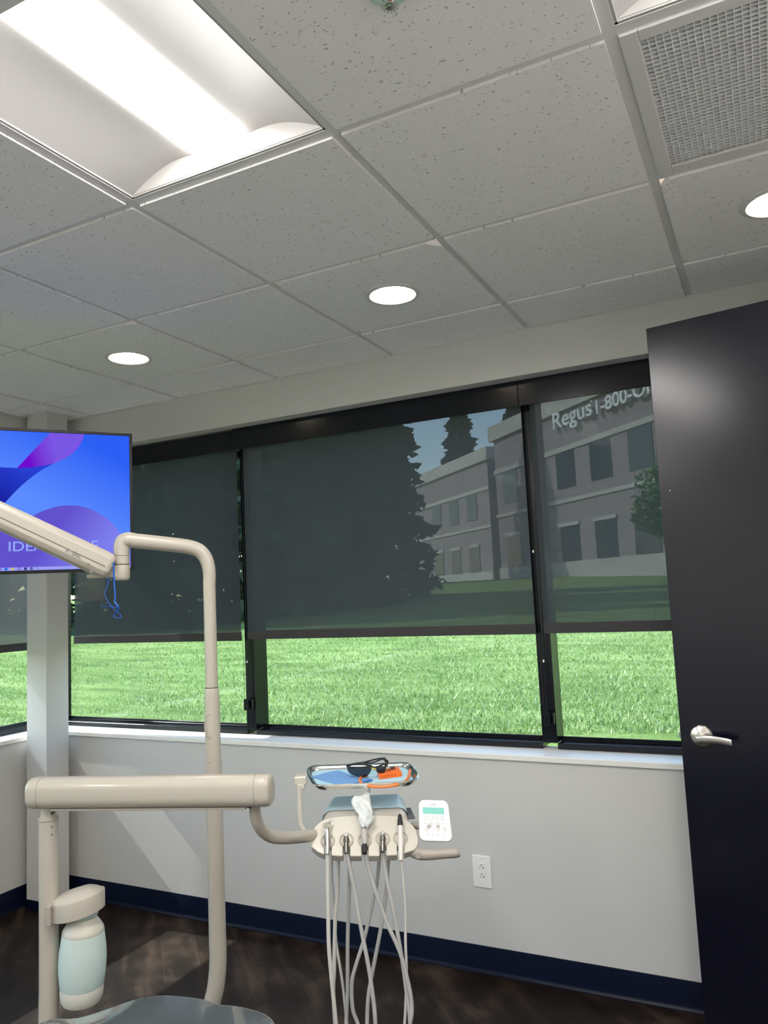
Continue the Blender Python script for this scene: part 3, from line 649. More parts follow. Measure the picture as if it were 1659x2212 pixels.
# keypad
kc = D(939, 1772, 2.24); ke = (UP * .90 + FWD * .44).normalized(); kr = (RIGHT * .998 + UP * .02).normalized(); kr = (kr + ke * -.09).normalized(); kn = kr.cross(ke).normalized()
if kn.dot(CAM - kc) < 0: kn = -kn
pad = mk('touchpad', prism([kc + kr * a * (1.0 + .06 * (-b_ / .055)) + ke * (b_ + .005 * (1 - (a / .045) ** 2) * (1 if b_ > 0 else -1)) for a, b_ in rrect(.088, .104, .014, 6)], -kn * .013), M['whitep'], dv, bev=.003, ang=50, label='white touchpad with a lit green display')
mk('display', prism(lift(rrect(.060, .0175, .001, 2), kc + ke * .0255 + kn * .0004 - kr * .002, kr, ke), kn * .0004), M['lcd'], pad)
for k in range(4): mk('button', lathe([(.0056, 0), (.0056, .0006), (.0048, .0006), (.0048, 0)], kc + kr * (-.0245 + .0155 * k) + ke * .0065 + kn * .0003, kn, 20, cap=False), M['btnd'], pad)
for a, b_ in ((-.024, -.024), (-.010, -.009), (.008, -.009), (.008, -.024), (.026, -.022)): mk('button', lathe([(.0054, 0), (.0054, .0010)], kc + kr * a + ke * b_ + kn * .0004, kn, 20), M['btn'], pad)
mk('rocker', [obox(kc + kr * -.017 + ke * -.0165 + kn * .0004, (kr * .68 + ke * .73).normalized(), (ke * .68 - kr * .73).normalized(), kn, .0105, .0052, .0004), obox(kc + kr * .008 + ke * -.0165 + kn * .0004, kr, ke, kn, .005, .0085, .0004)], M['btnd'], pad)
for a, b_ in ((-.022, -.038), (-.008, -.038), (.006, -.038), (.020, -.038), (-.027, -.008), (.023, -.008), (-.005, -.022)): mk('symbol', obox(kc + kr * a + ke * b_ + kn * .0005, kr, ke, kn, .0022, .0008, .0003), M['btnd'], pad)
mk('logo', text('a-dec', kc + ke * .040 + kn * .0004 - kr * .010, kr, ke, width=.018, depth=.0002), M['logo'], pad)
mk('touchpad_arm', tube([D(893, 1783, 2.33), D(905, 1784, 2.29), D(925, 1784, 2.27)], .0095, 16, 4), cr_, dv)
# tray arm
mk('tray_arm', tube([D(690, 1806, 2.33), D(672, 1803, 2.31), D(659, 1797, 2.30), D(650, 1782, 2.30), D(648, 1760, 2.30), D(647, 1725, 2.30), D(646, 1697, 2.30)], .0078, 18, 6), M['cream_light'], dv)
mk('tray_clamp', [obox(D(650, 1684, 2.32), RIGHT, FWD, UP, .0185, .022, .0135), obox(D(651, 1697, 2.31), RIGHT, FWD, UP, .011, .013, .010)], M['cream_light'], dv, bev=.006, seg=4)
mk('bottle_bracket', obox(D(111, 1973, 2.105), RIGHT, FWD, UP, .006, .02, .024), M['cream_dark'], dv, bev=.002)
# bottle holder hood
hoodc = Vector((px_, py_, 0)) + RIGHT * .084; hz0 = D(160, 1962, 2.11).z
hd = (RIGHT * .985 - FWD * .17).normalized(); hp = UP.cross(hd).normalized()
def hood(a, sc=1.0):
    # teardrop plan: pointed at the post, round over the bottle
    rr = .062; L0 = -.092
    if abs(a) < 2.0: return (math.cos(a) * rr * sc, math.sin(a) * rr * sc)
    t = (math.pi - abs(a)) / (math.pi - 2.0); s = 1 if a > 0 else -1
    x2, y2 = math.cos(2.0) * rr, math.sin(2.0) * rr
    return ((L0 + (x2 - L0) * t) * sc, s * (.016 + (y2 - .016) * t ** .75) * sc)
V, F = [], []; nh = 48; prof = [(1.0, -.020), (1.0, .020), (.985, .024), (.93, .0245), (.90, .0255), (.75, .033), (.5, .041), (.25, .044), (.03, .045)]
up2 = (UP + hd * -.10).normalized()
for sc, z in prof:
    for k in range(nh):
        a = -math.pi + 2 * math.pi * (k + .5) / nh; x_, y_ = hood(a, sc); V.append(hoodc + UP * hz0 + hd * x_ + hp * y_ + UP * (z + .20 * x_))
for i in range(len(prof) - 1):
    for k in range(nh): F.append((i * nh + k, i * nh + (k + 1) % nh, (i + 1) * nh + (k + 1) % nh, (i + 1) * nh + k))
F += [tuple(range(nh)), tuple(range(len(V) - 1, len(V) - nh - 1, -1))]
mk('bottle_hood', (V, F), cr_, dv, ang=50)
# water bottle
bt = hoodc + hd * .010 + UP * (hz0 - .006); bax = (-UP + RIGHT * -.03).normalized()
wb = root('water_bottle', tuple(bt), 'frosted water bottle with cream base hanging from the delivery unit hood', 'bottle')
mk('neck_ring', lathe([(.0300, -.012), (.0340, -.006), (.0375, .0020), (.0385, .0055), (.0360, .0085), (.0320, .0107), (.0350, .0131), (.0370, .0164), (.0350, .0197), (.0300, .0225)], bt, bax, 36), M['bottle'], wb)
mk('shoulder', lathe([(.0300, .0213), (.0350, .0270), (.0440, .0400), (.0515, .0520), (.0530, .0590), (.0525, .0620)], bt, bax, 36, cap=False), M['bottlecap'], wb)
mk('body', lathe([(.0525, .0590), (.0545, .0738), (.0585, .1025), (.0600, .1312), (.0588, .1599), (.0558, .1845), (.0538, .1960)], bt, bax, 36, cap=False), M['bottle'], wb)
mk('water', lathe([(0.0522, 0.1517), (0.0546, 0.1533), (0.0546, 0.1640), (0.0513, 0.1853), (0.0494, 0.1902)], bt, bax, 36), pbr('water_tint', (.45, .66, .66), .2), wb)
mk('base_cap', lathe([(.0544, .1930), (.0546, .2030), (.0525, .2220), (.0470, .2330), (.0320, .2380), (.0030, .2390)], bt, bax, 36, cap=False), pbr('cream_frosted_cap', (.62, .61, .55), .45), wb)

# ================================================================== HANDPIECES AND HOSES
HF = {1: [(708, 1846), (708, 1900), (709, 1950), (710, 2034), (714, 2088), (719, 2142), (726, 2212)],
      2: [(748, 1839), (755, 1871), (766, 1925), (780, 2005), (796, 2088), (807, 2164), (811, 2212)],
      3: [(788, 1842), (800, 1889), (815, 1936), (836, 1994), (862, 2052), (876, 2099), (889, 2164), (886, 2212)],
      4: [(827, 1839), (836, 1900), (849, 1962), (862, 2034), (871, 2088), (878, 2142), (886, 2212)],
      5: [(865, 1853), (872, 1907), (876, 1962), (876, 2034), (878, 2106), (874, 2212)]}
HB = {1: [(731, 1838), (729, 1925), (724, 1990), (722, 2088), (720, 2142), (724, 2212)],
      5: [(717, 1838), (717, 1900), (722, 1962), (726, 2034), (739, 2117), (746, 2179), (750, 2212)],
      4: [(755, 1838), (754, 1925), (751, 2034), (751, 2142), (748, 2212)],
      3: [(820, 1840), (815, 1900), (804, 1954), (787, 2027), (768, 2088), (760, 2124), (762, 2179), (773, 2212)],
      2: [(840, 1838), (834, 1925), (824, 1998), (807, 2088), (796, 2150), (793, 2212)]}
LOOP = {1: [(735, 2290), (732, 2300), (728, 2290)], 2: [(813, 2270), (803, 2300), (794, 2270)], 3: [(868, 2290), (830, 2325), (790, 2270)], 4: [(880, 2300), (815, 2360), (752, 2290)], 5: [(862, 2310), (810, 2340), (762, 2270)]}
def hose(i):
    df, db = 2.205 + .006 * i, 2.30 + .012 * i
    P = [D(x, y, df) for x, y in HF[i]]; lp = LOOP[i]
    P += [D(x, y, df + (db - df) * (k + 1) / (len(lp) + 1)) for k, (x, y) in enumerate(lp)]
    P += [D(x, y, db) for x, y in reversed(HB[i])]
    return tube(P, .0040 if i == 5 else .0056, 12, 6)
labs = {1: ('dental_handpiece', 'silver angled dental handpiece on its grey hose, leftmost holder', 'dental handpiece'),
        2: ('instrument_hose', 'bare hose with a metal connector in the second holder from the left', 'dental hose'),
        3: ('air_water_syringe', 'syringe in the middle holder under a crumpled white paper sleeve', 'dental syringe'),
        4: ('instrument_hose', 'bare hose with a metal connector in the holder between sleeve and black tip', 'dental hose'),
        5: ('dental_handpiece', 'slim pale handpiece with a black tip in the rightmost holder', 'dental handpiece')}
IR = {}
for i in range(1, 6):
    nm, lb, ct = labs[i]; hx, hy = HX[i - 1], HY[i - 1]; p = FP(hx, hy, .012)
    r = root(nm, tuple(p), lb, ct, 'hoses hanging from the instrument head'); IR[i] = r
    mk('hose', hose(i), M['hosew'] if i in (1, 5) else M['hose'], r)
def HPt(x, y, o): return FP(x, y, o)
r = IR[1]
mk('handle', tube([HPt(708, 1850, .010), HPt(708, 1825, .012), HPt(708, 1806, .016), HPt(707, 1800, .018)], [.0066, .0092, .0088, .0086], 18), M['chrome'], r)
mk('head', [ball(HPt(708, 1793, .020), .0100), cyl(HPt(705, 1796, .030), HPt(711, 1788, .012), .0088, n=18)], M['steel'], r)
mk('bur', tube([HPt(711, 1790, .018), HPt(714, 1783, .019), HPt(718, 1778, .020)], [.0052, .0030, .0028], 12), M['chrome'], r)
mk('hose_connector', cyl(HPt(708, 1849, .008), HPt(708, 1828, .011), .0066), M['hose'], r)
for i in (2, 4):
    hx = HX[i - 1]; hy = HY[i - 1]; r = IR[i]
    mk('connector', [cyl(HPt(hx, hy + 32, .008), HPt(hx, hy + 8, .012), .0066), cyl(HPt(hx, hy + 9, .012), HPt(hx, hy + 4, .014), .0080, .0088), tube([HPt(hx, hy + 4, .014), HPt(hx, hy - 2, .020)], [.0088, .0062], 20)], M['darksteel'], r, bev=.0006, seg=1)
    mk('connector_tip', lathe([(.0062, 0), (.0066, .002), (.0045, .003), (.003, .0005)], HPt(hx, hy - 2, .020), (fe * .6 + fn * .8), 20), M['steel'], r)
r = IR[3]
mk('syringe_body', tube([HPt(788, 1828, .010), HPt(788, 1818, .013), HPt(787, 1800, .018), HPt(787, 1795, .020)], [.0075, .0098, .0088, .0082], 20), pbr('clouded_plastic', (.42, .40, .38), .25), r)
mk('black_collar', cyl(HPt(788, 1847, .008), HPt(788, 1827, .010), .0070), M['blackmat'], r)
r = IR[5]
mk('handle', tube([HPt(866, 1862, .006), HPt(866, 1845, .008), HPt(866, 1820, .011), HPt(865, 1792, .018)], [.0048, .0068, .0086, .0078], 20), M['hosew'], r)
mk('black_tip', tube([HPt(865, 1792, .018), HPt(864.5, 1780, .021), HPt(864, 1771, .023), HPt(864, 1768, .024)], [.0079, .0070, .0048, .002], 20), M['blackmat'], r)
# crumpled sleeve over the syringe
s0 = HPt(787, 1797, .020)
rows = [(1800, 783, 794, .010), (1793, 779, 799, .012), (1786, 777, 806, .014), (1780, 775, 811, .016), (1773, 776, 805, .018), (1764, 771, 807, .018), (1755, 764, 804, .017), (1746, 760, 802, .015), (1737, 761, 801, .013), (1732, 783, 800, .010), (1722, 793, 801, .006), (1712, 799.5, 801, .001)]
V, F = [], []; nn = 20; r2 = random.Random(5)
for yy, xa, xb, dp in rows:
    ca, cb = HPt(xa, yy, .026), HPt(xb, yy, .026); c_ = (ca + cb) / 2; hw = (cb - ca).length / 2; ph = r2.uniform(0, 6)
    for k in range(nn):
        a = 2 * math.pi * k / nn; jit = 1 + .40 * math.sin(4 * a + ph) * (abs(math.sin(a))) + r2.uniform(-.22, .22)
        V.append(c_ + (cb - ca).normalized() * (hw * math.cos(a)) + fn * (dp * math.sin(a) * jit) + fe * r2.uniform(-.0015, .0015))
for i in range(len(rows) - 1):
    for k in range(nn): F.append((i * nn + k, i * nn + (k + 1) % nn, (i + 1) * nn + (k + 1) % nn, (i + 1) * nn + k))
k_ = N('thin_white_paper'); kb = k_.n('ShaderNodeBsdfPrincipled', {'Base Color': (.86, .89, .89, 1), 'Roughness': .55}); kt = k_.n('ShaderNodeBsdfTranslucent', {0: (.8, .84, .84, 1)})
M['paper'] = k_.done(k_.n('ShaderNodeMixShader', {0: .3, 1: kb, 2: kt}))
mk('paper_sleeve', (V, F), M['paper'], label='crumpled white paper sleeve standing over the middle syringe', cat='paper sleeve', ang=28)

# ================================================================== TRAY AND WHAT LIES ON IT
tz = .9306
def TP(x, y, dz=0): return onp(x, y, Vector((0, 0, tz + dz)), UP)
to = [TP(*p) for p in ((690, 1707), (885, 1698), (901, 1692), (904, 1684), (893, 1664), (880, 1656), (676, 1663), (664, 1669), (666, 1682), (677, 1702))]
cen = sum(to, Vector()) / len(to)
def ring(off, z): return [cen + (p - cen) * (1 - off / (p - cen).length) + UP * z for p in to]
def soften(P, n=3):
    out = []
    for i in range(len(P)):
        a, b_ = P[i - 1], P[i]; c_ = P[(i + 1) % len(P)]; p1 = b_ + (a - b_) * min(.5, .018 / (a - b_).length); p2 = b_ + (c_ - b_) * min(.5, .018 / (c_ - b_).length)
        for k in range(n + 1):
            t = k / n; out.append(p1 * (1 - t) ** 2 + b_ * 2 * t * (1 - t) + p2 * t * t)
    return out
tr = root('instrument_tray', tuple(cen), 'shallow steel instrument tray held above the delivery head', 'tray')
R_ = [soften(ring(o, z)) for o, z in ((.004, .0135), (0, .0145), (-.003, .0125), (-.001, .0105), (.008, .0), (.012, -.0012), (.16, -.0012))]
V = [p for q in R_ for p in q]; m_ = len(R_[0]); F = []
for i in range(len(R_) - 1):
    for k in range(m_): F.append((i * m_ + k, i * m_ + (k + 1) % m_, (i + 1) * m_ + (k + 1) % m_, (i + 1) * m_ + k))
F.append(tuple((len(R_) - 1) * m_ + k for k in range(m_)))
V2 = [p - UP * .0012 for p in V]; 
mk('tray_pan', [(V, F), (V2, [tuple(reversed(f)) for f in F])], M['steel'], tr, ang=50)
ln = soften(ring(.016, .0002)); mk('tray_liner', prism(ln, UP * .0006), M['blueliner'], label='pale blue paper liner lying in the steel tray', cat='tray liner')
# folded blue mask
def poly_on_tray(pts, z, th): return prism([TP(x, y) + UP * z for x, y in pts], UP * th)
mq = root('folded_mask', tuple(TP(735, 1685)), 'blue paper mask lying folded on the left of the tray', 'mask')
mk('mask_sheet', poly_on_tray([(672, 1680), (716, 1668), (732, 1666), (748, 1672), (798, 1684), (750, 1702), (742, 1699), (712, 1692)], .0010, .0022), M['bluepap'], mq, bev=.0008, seg=1)
mk('mask_fold', poly_on_tray([(750, 1703), (757, 1697), (800, 1686), (806, 1688), (776, 1697)], .0034, .0022), M['bluedk'], mq, bev=.0008, seg=1)
# orange block with holes and a small clip on top
ob_ = [TP(818, 1681), TP(866, 1673), TP(862, 1667), TP(816, 1674)]
r = root('instrument_block', tuple(TP(841, 1676)), 'small orange plastic instrument block on the right of the tray', 'instrument block')
mk('block_body', prism([p + UP * .0008 for p in [TP(820, 1685), TP(868, 1678), TP(861, 1668), TP(815, 1675)]], UP * .016), M['orange'], r, bev=.0015)
e = (TP(868, 1678) - TP(820, 1685)).normalized(); e2 = UP.cross(e)
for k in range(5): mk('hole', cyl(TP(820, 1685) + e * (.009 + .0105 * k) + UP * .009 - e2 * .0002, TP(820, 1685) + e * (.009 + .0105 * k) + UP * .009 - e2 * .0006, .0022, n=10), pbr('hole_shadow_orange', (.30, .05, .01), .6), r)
mk('metal_clip', [obox(TP(849, 1674) + UP * .0205, e, e2, UP, .007, .005, .004), obox(TP(839, 1676) + UP * .0178, e, e2, UP, .006, .002, .0012)], M['darksteel'], r, bev=.001)
# orange tube loop
mk('orange_tube', tube([TP(793, 1680) + UP * .007, TP(781, 1683) + UP * .005, TP(777, 1690) + UP * .005, TP(784, 1698) + UP * .005, TP(805, 1703) + UP * .005, TP(832, 1703) + UP * .005, TP(858, 1699) + UP * .005, TP(876, 1691) + UP * .005, TP(884, 1680) + UP * .008, TP(886, 1671) + UP * .010], .0042, 12, 6), M['orange2'], label='orange rubber tube curled along the front of the tray', cat='tube')
# sunglasses
gl = root('safety_glasses', tuple(TP(795, 1678)), 'black wraparound safety glasses with smoked lenses on the tray', 'glasses')
def GD(x, y, d): return D(x, y, d)
dA = 2.40
def lens(pts, bul):
    c0 = sum((Vector((a, b_, 0)) for a, b_ in pts), Vector()) / len(pts); ringp = curve2(pts + [pts[0]], 4)[:-1]; V, F = [], []; n_ = len(ringp)
    for s in (1, .66, .33):
        for a, b_ in ringp: V.append(GD(c0.x + (a - c0.x) * s, c0.y + (b_ - c0.y) * s, dA + .02 * abs(c0.x + (a - c0.x) * s - 808) / 55 - bul * (1 - s * s)))
    V.append(GD(c0.x, c0.y, dA + .02 * abs(c0.x - 808) / 55 - bul))
    for i in range(2):
        for k in range(n_): F.append((i * n_ + k, i * n_ + (k + 1) % n_, (i + 1) * n_ + (k + 1) % n_, (i + 1) * n_ + k))
    for k in range(n_): F.append((2 * n_ + k, 2 * n_ + (k + 1) % n_, 3 * n_))
    V2 = [p + FWD * .0022 for p in V]; return [(V, F), (V2, [tuple(reversed(f)) for f in F])]
mk('lens', lens([(752, 1655), (775, 1656), (800, 1655), (803, 1660), (796, 1674), (783, 1679), (768, 1676), (755, 1670), (750, 1662)], .004), M['smoke'], gl)
mk('lens', lens([(811, 1658), (822, 1655), (833, 1656), (833, 1664), (828, 1671), (818, 1670), (813, 1666)], .003), M['smoke'], gl)
mk('brow_frame', tube([GD(750, 1657, dA + .02), GD(752, 1653, dA + .015), GD(775, 1651, dA + .004), GD(800, 1654, dA), GD(808, 1658, dA), GD(818, 1655, dA + .003), GD(830, 1651, dA + .008), GD(834, 1656, dA + .012)], .0026, 10, 5), M['frame'], gl)
mk('nose_pad', tube([GD(803, 1658, dA), GD(808, 1661, dA - .003), GD(812, 1662, dA)], .0022, 10, 4), M['gold'], gl)
mk('temple', tube([GD(751, 1654, dA + .015), GD(770, 1649, dA + .06), GD(790, 1646, dA + .10), GD(812, 1640, dA + .12), GD(832, 1637, dA + .13)], [.0066, .0058, .0052, .0048, .0040], 10, 5, flat=.5), M['frame'], gl)
mk('temple', tube([GD(834, 1653, dA + .012), GD(835, 1644, dA + .03), GD(826, 1640, dA + .07), GD(806, 1647, dA + .09), GD(788, 1649, dA + .11)], [.0064, .0058, .0052, .0046, .0040], 10, 5, flat=.5), M['frame'], gl)

# ================================================================== DENTAL LIGHT (post and arms)
ld = 2.33
lt0 = D(457.5, 1490, ld); lx, ly = lt0.x, lt0.y
dl = root('dental_light_post', (lx, ly, 0), 'cream dental light post with bent top tube and logo arm crossing the monitor', 'dental light')
zc = lt0.z
LP = Vector((lx, ly, 0))
mk('lower_post', tube([LP + UP * (zc - .012), LP + UP * (zc - .2), LP + UP * (zc - .23), LP + UP * .70, LP + UP * .53, LP + UP * .47, LP + UP * .42 - RIGHT * .004, LP + UP * .37 - RIGHT * .014, LP + UP * .32 - RIGHT * .036, LP + UP * .27 - RIGHT * .10 - FWD * .05], [.0215, .0222, .024, .024, .0245, .0245, .0245, .0245, .0245, .0245], 28, 5), cr_, dl)
mk('sleeve', lathe([(.0195, .010), (.0215, .0), (.0222, -.01), (.0225, -.20)], (lx, ly, zc - .003), n=32, cap=False), cr_, dl)
mk('sleeve_seam', lathe([(.0198, .0005), (.0198, .003)], (lx, ly, zc + .005), n=32), M['seam'], dl)
q = D(452, 1569, ld - .0225); mk('oval_cover', prism([q + RIGHT * a + UP * b_ + FWD * (.0225 - math.sqrt(.0226 ** 2 - a * a)) for a, b_ in [(math.cos(t * math.pi / 16) * .0165, math.sin(t * math.pi / 16) * .036) for t in range(32)]], -FWD * .0012), M['cream_dark'], dl, label='oval cover plate on the sleeve')
za = D(453, 1262, ld).z; LPx = LP
tp = [LP + UP * zc, LP + UP * (zc * .5 + za * .5), LP + UP * (za - .02), LP + UP * za, D(452.5, 1240, ld), D(449, 1218, ld), D(441, 1200, ld), D(428, 1188, ld - .003), D(410, 1182, ld - .008), D(385, 1178, ld - .018), D(330, 1172, ld - .04), D(285, 1167.5, ld - .058)]
mk('upper_tube', tube(tp, [.0185, .0185, .0185, .0187, .0192, .02, .0208, .0215, .022, .022, .022, .022], 28, 5), cr_, dl)
jd = 2.27; jx = D(263, 1240, jd)
mk('elbow', tube([D(290, 1167, jd + .005), D(277, 1166, jd), D(267, 1170, jd), D(263, 1180, jd), Vector((jx.x, jx.y, D(263, 1200, jd).z))], [.0215, .0225, .0235, .0235, .0225], 28, 6), cr_, dl)
mk('joint_ring', cyl(Vector((jx.x, jx.y, D(263, 1219, jd).z)), Vector((jx.x, jx.y, D(263, 1201.2, jd).z)), .0228, n=32), cr_, dl, bev=.001, seg=1)
for y_ in (1201, 1220): mk('joint_seam', cyl(Vector((jx.x, jx.y, D(263, y_ + 1, jd).z)), Vector((jx.x, jx.y, D(263, y_ - 1, jd).z)), .0218, n=32), M['seam'], dl)
mk('joint_cup', lathe([(.0226, 0), (.0236, -.004), (.0236, -.036), (.021, -.042), (.014, -.0445), (.002, -.045)], (jx.x, jx.y, D(263, 1221, jd).z), n=32), cr_, dl)
# flex arm running up and to the left, coming nearer
fR = D(238, 1226, 2.24); fL = D(-330, 960, 1.93)
fx = (fR - fL).normalized(); fy = UP.cross(fx).normalized(); fz = fx.cross(fy).normalized(); fl = (fR - fL).length
if fy.dot(FWD) < 0: fy = -fy
sec = [(-.020, .0375), (.020, .0375), (.026, .033), (.030, .018), (.030, -.020), (.022, -.033), (.010, -.0385), (-.010, -.0385), (-.022, -.033), (-.031, -.020), (-.032, .018), (-.027, .031)]
def flexsec(t, sc): return [fL + fx * (fl * t) + fy * (a * sc) + fz * (b_ * sc) for a, b_ in sec]
V, F = [], []; m_ = len(sec)
st_ = [(0, .86), (.955, 1.0), (.985, .96), (1.0, .82)]
for t, sc in st_: V += flexsec(t, sc)
for i in range(len(st_) - 1):
    for k in range(m_): F.append((i * m_ + k, i * m_ + (k + 1) % m_, (i + 1) * m_ + (k + 1) % m_, (i + 1) * m_ + k))
F += [tuple(range(m_)), tuple(range(len(V) - 1, len(V) - m_ - 1, -1))]
fa = mk('flex_arm', (V, F), cr_, dl, bev=.0025, seg=3, ang=18)
def FA(t, h, out_=0): 
    sc = .86 + .14 * t / .955; return fL + fx * (fl * t) + fz * (h * sc) - fy * (.0325 * sc + out_)
mk('arm_seam', prism([FA(.0, -.0062, -.001), FA(.975, -.0062, -.001), FA(.975, -.0074, -.001), FA(.0, -.0074, -.001)], -fy * .0016), M['seam'], fa)
def on_arm(x, y): return onp(x, y, FA(.9, 0, .0003), -fy)
o_ = on_arm(141, 1191); fe_up = fz
mk('logo', text('a', o_, fx, fz, height=.0085, depth=.0003, bold=.004), M['logo'], fa)
mk('logo', text('dec', o_ + fx * .0185, fx, fz, height=.0135, depth=.0003, bold=.004), M['logo'], fa)
o2 = o_ + fx * .0125 + fz * .009
mk('logo_mark', [prism([o2 - fx * .005 + fz * .0012, o2 + fx * .004 + fz * .0012, o2 + fx * .001 - fz * .0004], -fy * .0003), prism([o2 - fx * .0005, o2 + fx * .0008, o2 - fz * .009], -fy * .0003)], pbr('logo_pale', (.40, .40, .38), .5), fa)
for x_, y_, rr in ((191, 1219, .0030), (198, 1234, .0042)):
    q = on_arm(x_, y_); mk('screw', lathe([(rr, 0), (rr, .0006), (rr * .55, .0006), (rr * .5, -.0002)], q, -fy, 18), M['darksteel'] if rr < .004 else M['logo'], fa)
mk('lower_link', [obox(D(212, 1244, 2.26), RIGHT, FWD, UP, .030, .012, .0065), obox(D(243, 1235, 2.26), RIGHT, FWD, UP, .020, .012, .018)], cr_, dl, bev=.004)
# lamp head on its yoke at the far end of the arm
e0 = fL + fx * .03; hdc = e0 - UP * .20 - fx * .05
mk('head_pivot', [cyl(e0 - UP * .01, e0 - UP * .10, .020, n=24), tube([e0 - UP * .09, e0 - UP * .13 - fx * .02, hdc + UP * .02], .013, 16, 5)], cr_, dl)
mk('lamp_head', ball(hdc, .10, (1.0, 1.0, .34), 16), cr_, dl)
mk('lamp_lens', lathe([(.060, -.0325), (.050, -.036), (.002, -.0365)], hdc, UP, 32, cap=False), M['whitep'], dl)
mk('lamp_handle', tube([hdc + RIGHT * .09, hdc + RIGHT * .14 - UP * .01, hdc + RIGHT * .19 - UP * .05], .009, 14, 5), M['cream_dark'], dl)
# blue band hanging from the joint
bl = [D(245, 1215, 2.20), D(246, 1236, 2.205), D(247, 1262, 2.21), D(249, 1290, 2.21), D(248, 1300, 2.21), D(254, 1308, 2.205), D(256, 1316, 2.21), D(249, 1326, 2.215), D(246, 1332, 2.21), D(256, 1335, 2.2), D(262, 1333, 2.2), D(258, 1325, 2.205), D(249, 1318, 2.205), D(240, 1310, 2.21), D(229, 1311, 2.21), D(220, 1309, 2.21), D(219, 1304, 2.21)]
b2_ = [D(235, 1246, 2.22), D(232, 1266, 2.22), D(227, 1282, 2.215), D(233, 1300, 2.215), D(241, 1309, 2.215), D(251, 1312, 2.21), D(256, 1313, 2.21)]
mk('elastic_band', [tube(bl, .0024, 8, 5, flat=.5), tube(b2_, .0024, 8, 5, flat=.5)], M['blueband'], label='twisted bright blue elastic band hanging from the light joint', cat='elastic band')

# ================================================================== DENTAL CHAIR
far = [(20, 2226), (55, 2212), (90, 2199), (130, 2188), (190, 2168), (250, 2153), (300, 2145), (360, 2140), (440, 2144), (475, 2153), (510, 2162), (555, 2180), (585, 2195), (607, 2212), (625, 2235)]
fp_ = smooth_path([onp(x, y, Vector((0, 0, .64)), UP) for x, y in far], 3)
ch = root('dental_chair', (-.95, -.35, 0), 'glossy grey upholstered dental chair cut by the bottom edge', 'dental chair')
nf = len(fp_) - 1; V, F = [], []; back = -FWD
nv_ = 14
for j in range(nv_ + 1):
    v = j / nv_
    for i, p in enumerate(fp_):
        u = i / nf; edge = min(1, min(u, 1 - u) * 7); dep = .95 * v
        pinch = 1 - .12 * v
        c_ = fp_[0] + (fp_[-1] - fp_[0]) * u
        q = p * (1 - min(1, v * 2)) + (c_ + (p - c_) * .6) * min(1, v * 2)
        z = .64 - .045 * (1 - math.sin(edge * math.pi / 2)) + .006 * math.sin(u * 17 + v * 9) + .007 * math.sin(v * 23 - u * 6) + (.012 * math.exp(-((u - .2) / .05) ** 2)) - .12 * max(0, v - .5)
        if j == 0: z -= .010
        V.append(Vector((q.x, q.y, z)) + back * dep)
w_ = nf + 1
for j in range(nv_):
    for i in range(nf): F.append((j * w_ + i, j * w_ + i + 1, (j + 1) * w_ + i + 1, (j + 1) * w_ + i))
nv0 = len(V); V += [p - UP * .085 + (Vector((-.85, -.35, p.z)) - p) * .05 for p in V]
F += [tuple(nv0 + k for k in reversed(f)) for f in F]
bd = [i for i in range(w_)] + [j * w_ + nf for j in range(1, nv_ + 1)] + [nv_ * w_ + i for i in range(nf - 1, -1, -1)] + [j * w_ for j in range(nv_ - 1, 0, -1)]
F += [(bd[k], bd[(k + 1) % len(bd)], nv0 + bd[(k + 1) % len(bd)], nv0 + bd[k]) for k in range(len(bd))]
mk('upholstery', (V, F), M['vinyl'], ch, bev=.014, seg=4, ang=60)
cc = Vector((-.98, -.42, 0))
mk('base', [obox(cc + UP * .03, RIGHT, FWD, UP, .26, .36, .03), obox(cc + UP * .20, RIGHT, FWD, UP, .12, .17, .17)], M['cream'], ch, bev=.02)
mk('seat_frame', obox(cc + UP * .43, RIGHT, FWD, UP, .18, .32, .07), M['cream_dark'], ch, bev=.02)
mk('unit_support', [tube([(px_ + .02, py_ - .02, .275), cc + UP * .28], .03, 20), tube([D(420, 2195, ld - .25), cc + UP * .3], .028, 20)], M['cream'], ch)

# unseen white casework added behind the viewpoint to bounce light onto the ceiling
r = root('bounce_cabinet', (-1.4, YB + .3, 0), 'unseen white cabinets added behind the viewpoint to bounce light', 'cabinet')
mk('carcass', box(-3.0, .2, YB + .01, YB + .58, .1, .86), M['white'], r)
mk('worktop', box(-3.02, .22, YB + .005, YB + .62, .86, .90), M['white'], r, bev=.004)
mk('plinth', box(-2.97, .17, YB + .01, YB + .52, 0, .1), M['base'], r)
for k in range(6):
    x = -3.0 + k * .5333
    q = mk('door', box(x + .004, x + .529, YB + .581, YB + .600, .11, .85), M['white'], r, bev=.002); mk('handle', cyl((x + .20, YB + .622, .78), (x + .33, YB + .622, .78), .005, n=12), M['chrome'], q)

# ================================================================== OUTSIDE
def gz(x, y):
    u_ = max(0, min(1, (max(y - 1.8, -x - 3.6)) / 36)); return .36 + 1.55 * u_
def lawn(u, v):
    x = -75 + 105 * u; y = YG + .2 + 78 * v; return (x, y, gz(x, y))
def lawn2(u, v):
    x = -75 + (75 + XG - .3) * u; y = -30 + (30 + YG + .2) * v; return (x, y, gz(x, y))
mk('lawn', [grid(lawn, 70, 60), grid(lawn2, 50, 30)], M['lawn'], kind='structure', org=(0, 0, 0))
mk('trim_4', [box(XG - .35, 1.5, YG + .05, YG + .25, .0, .40), box(XG - .35, XG - .051, -4, YG + .05, .0, .40)], M['conc'], kind='structure')
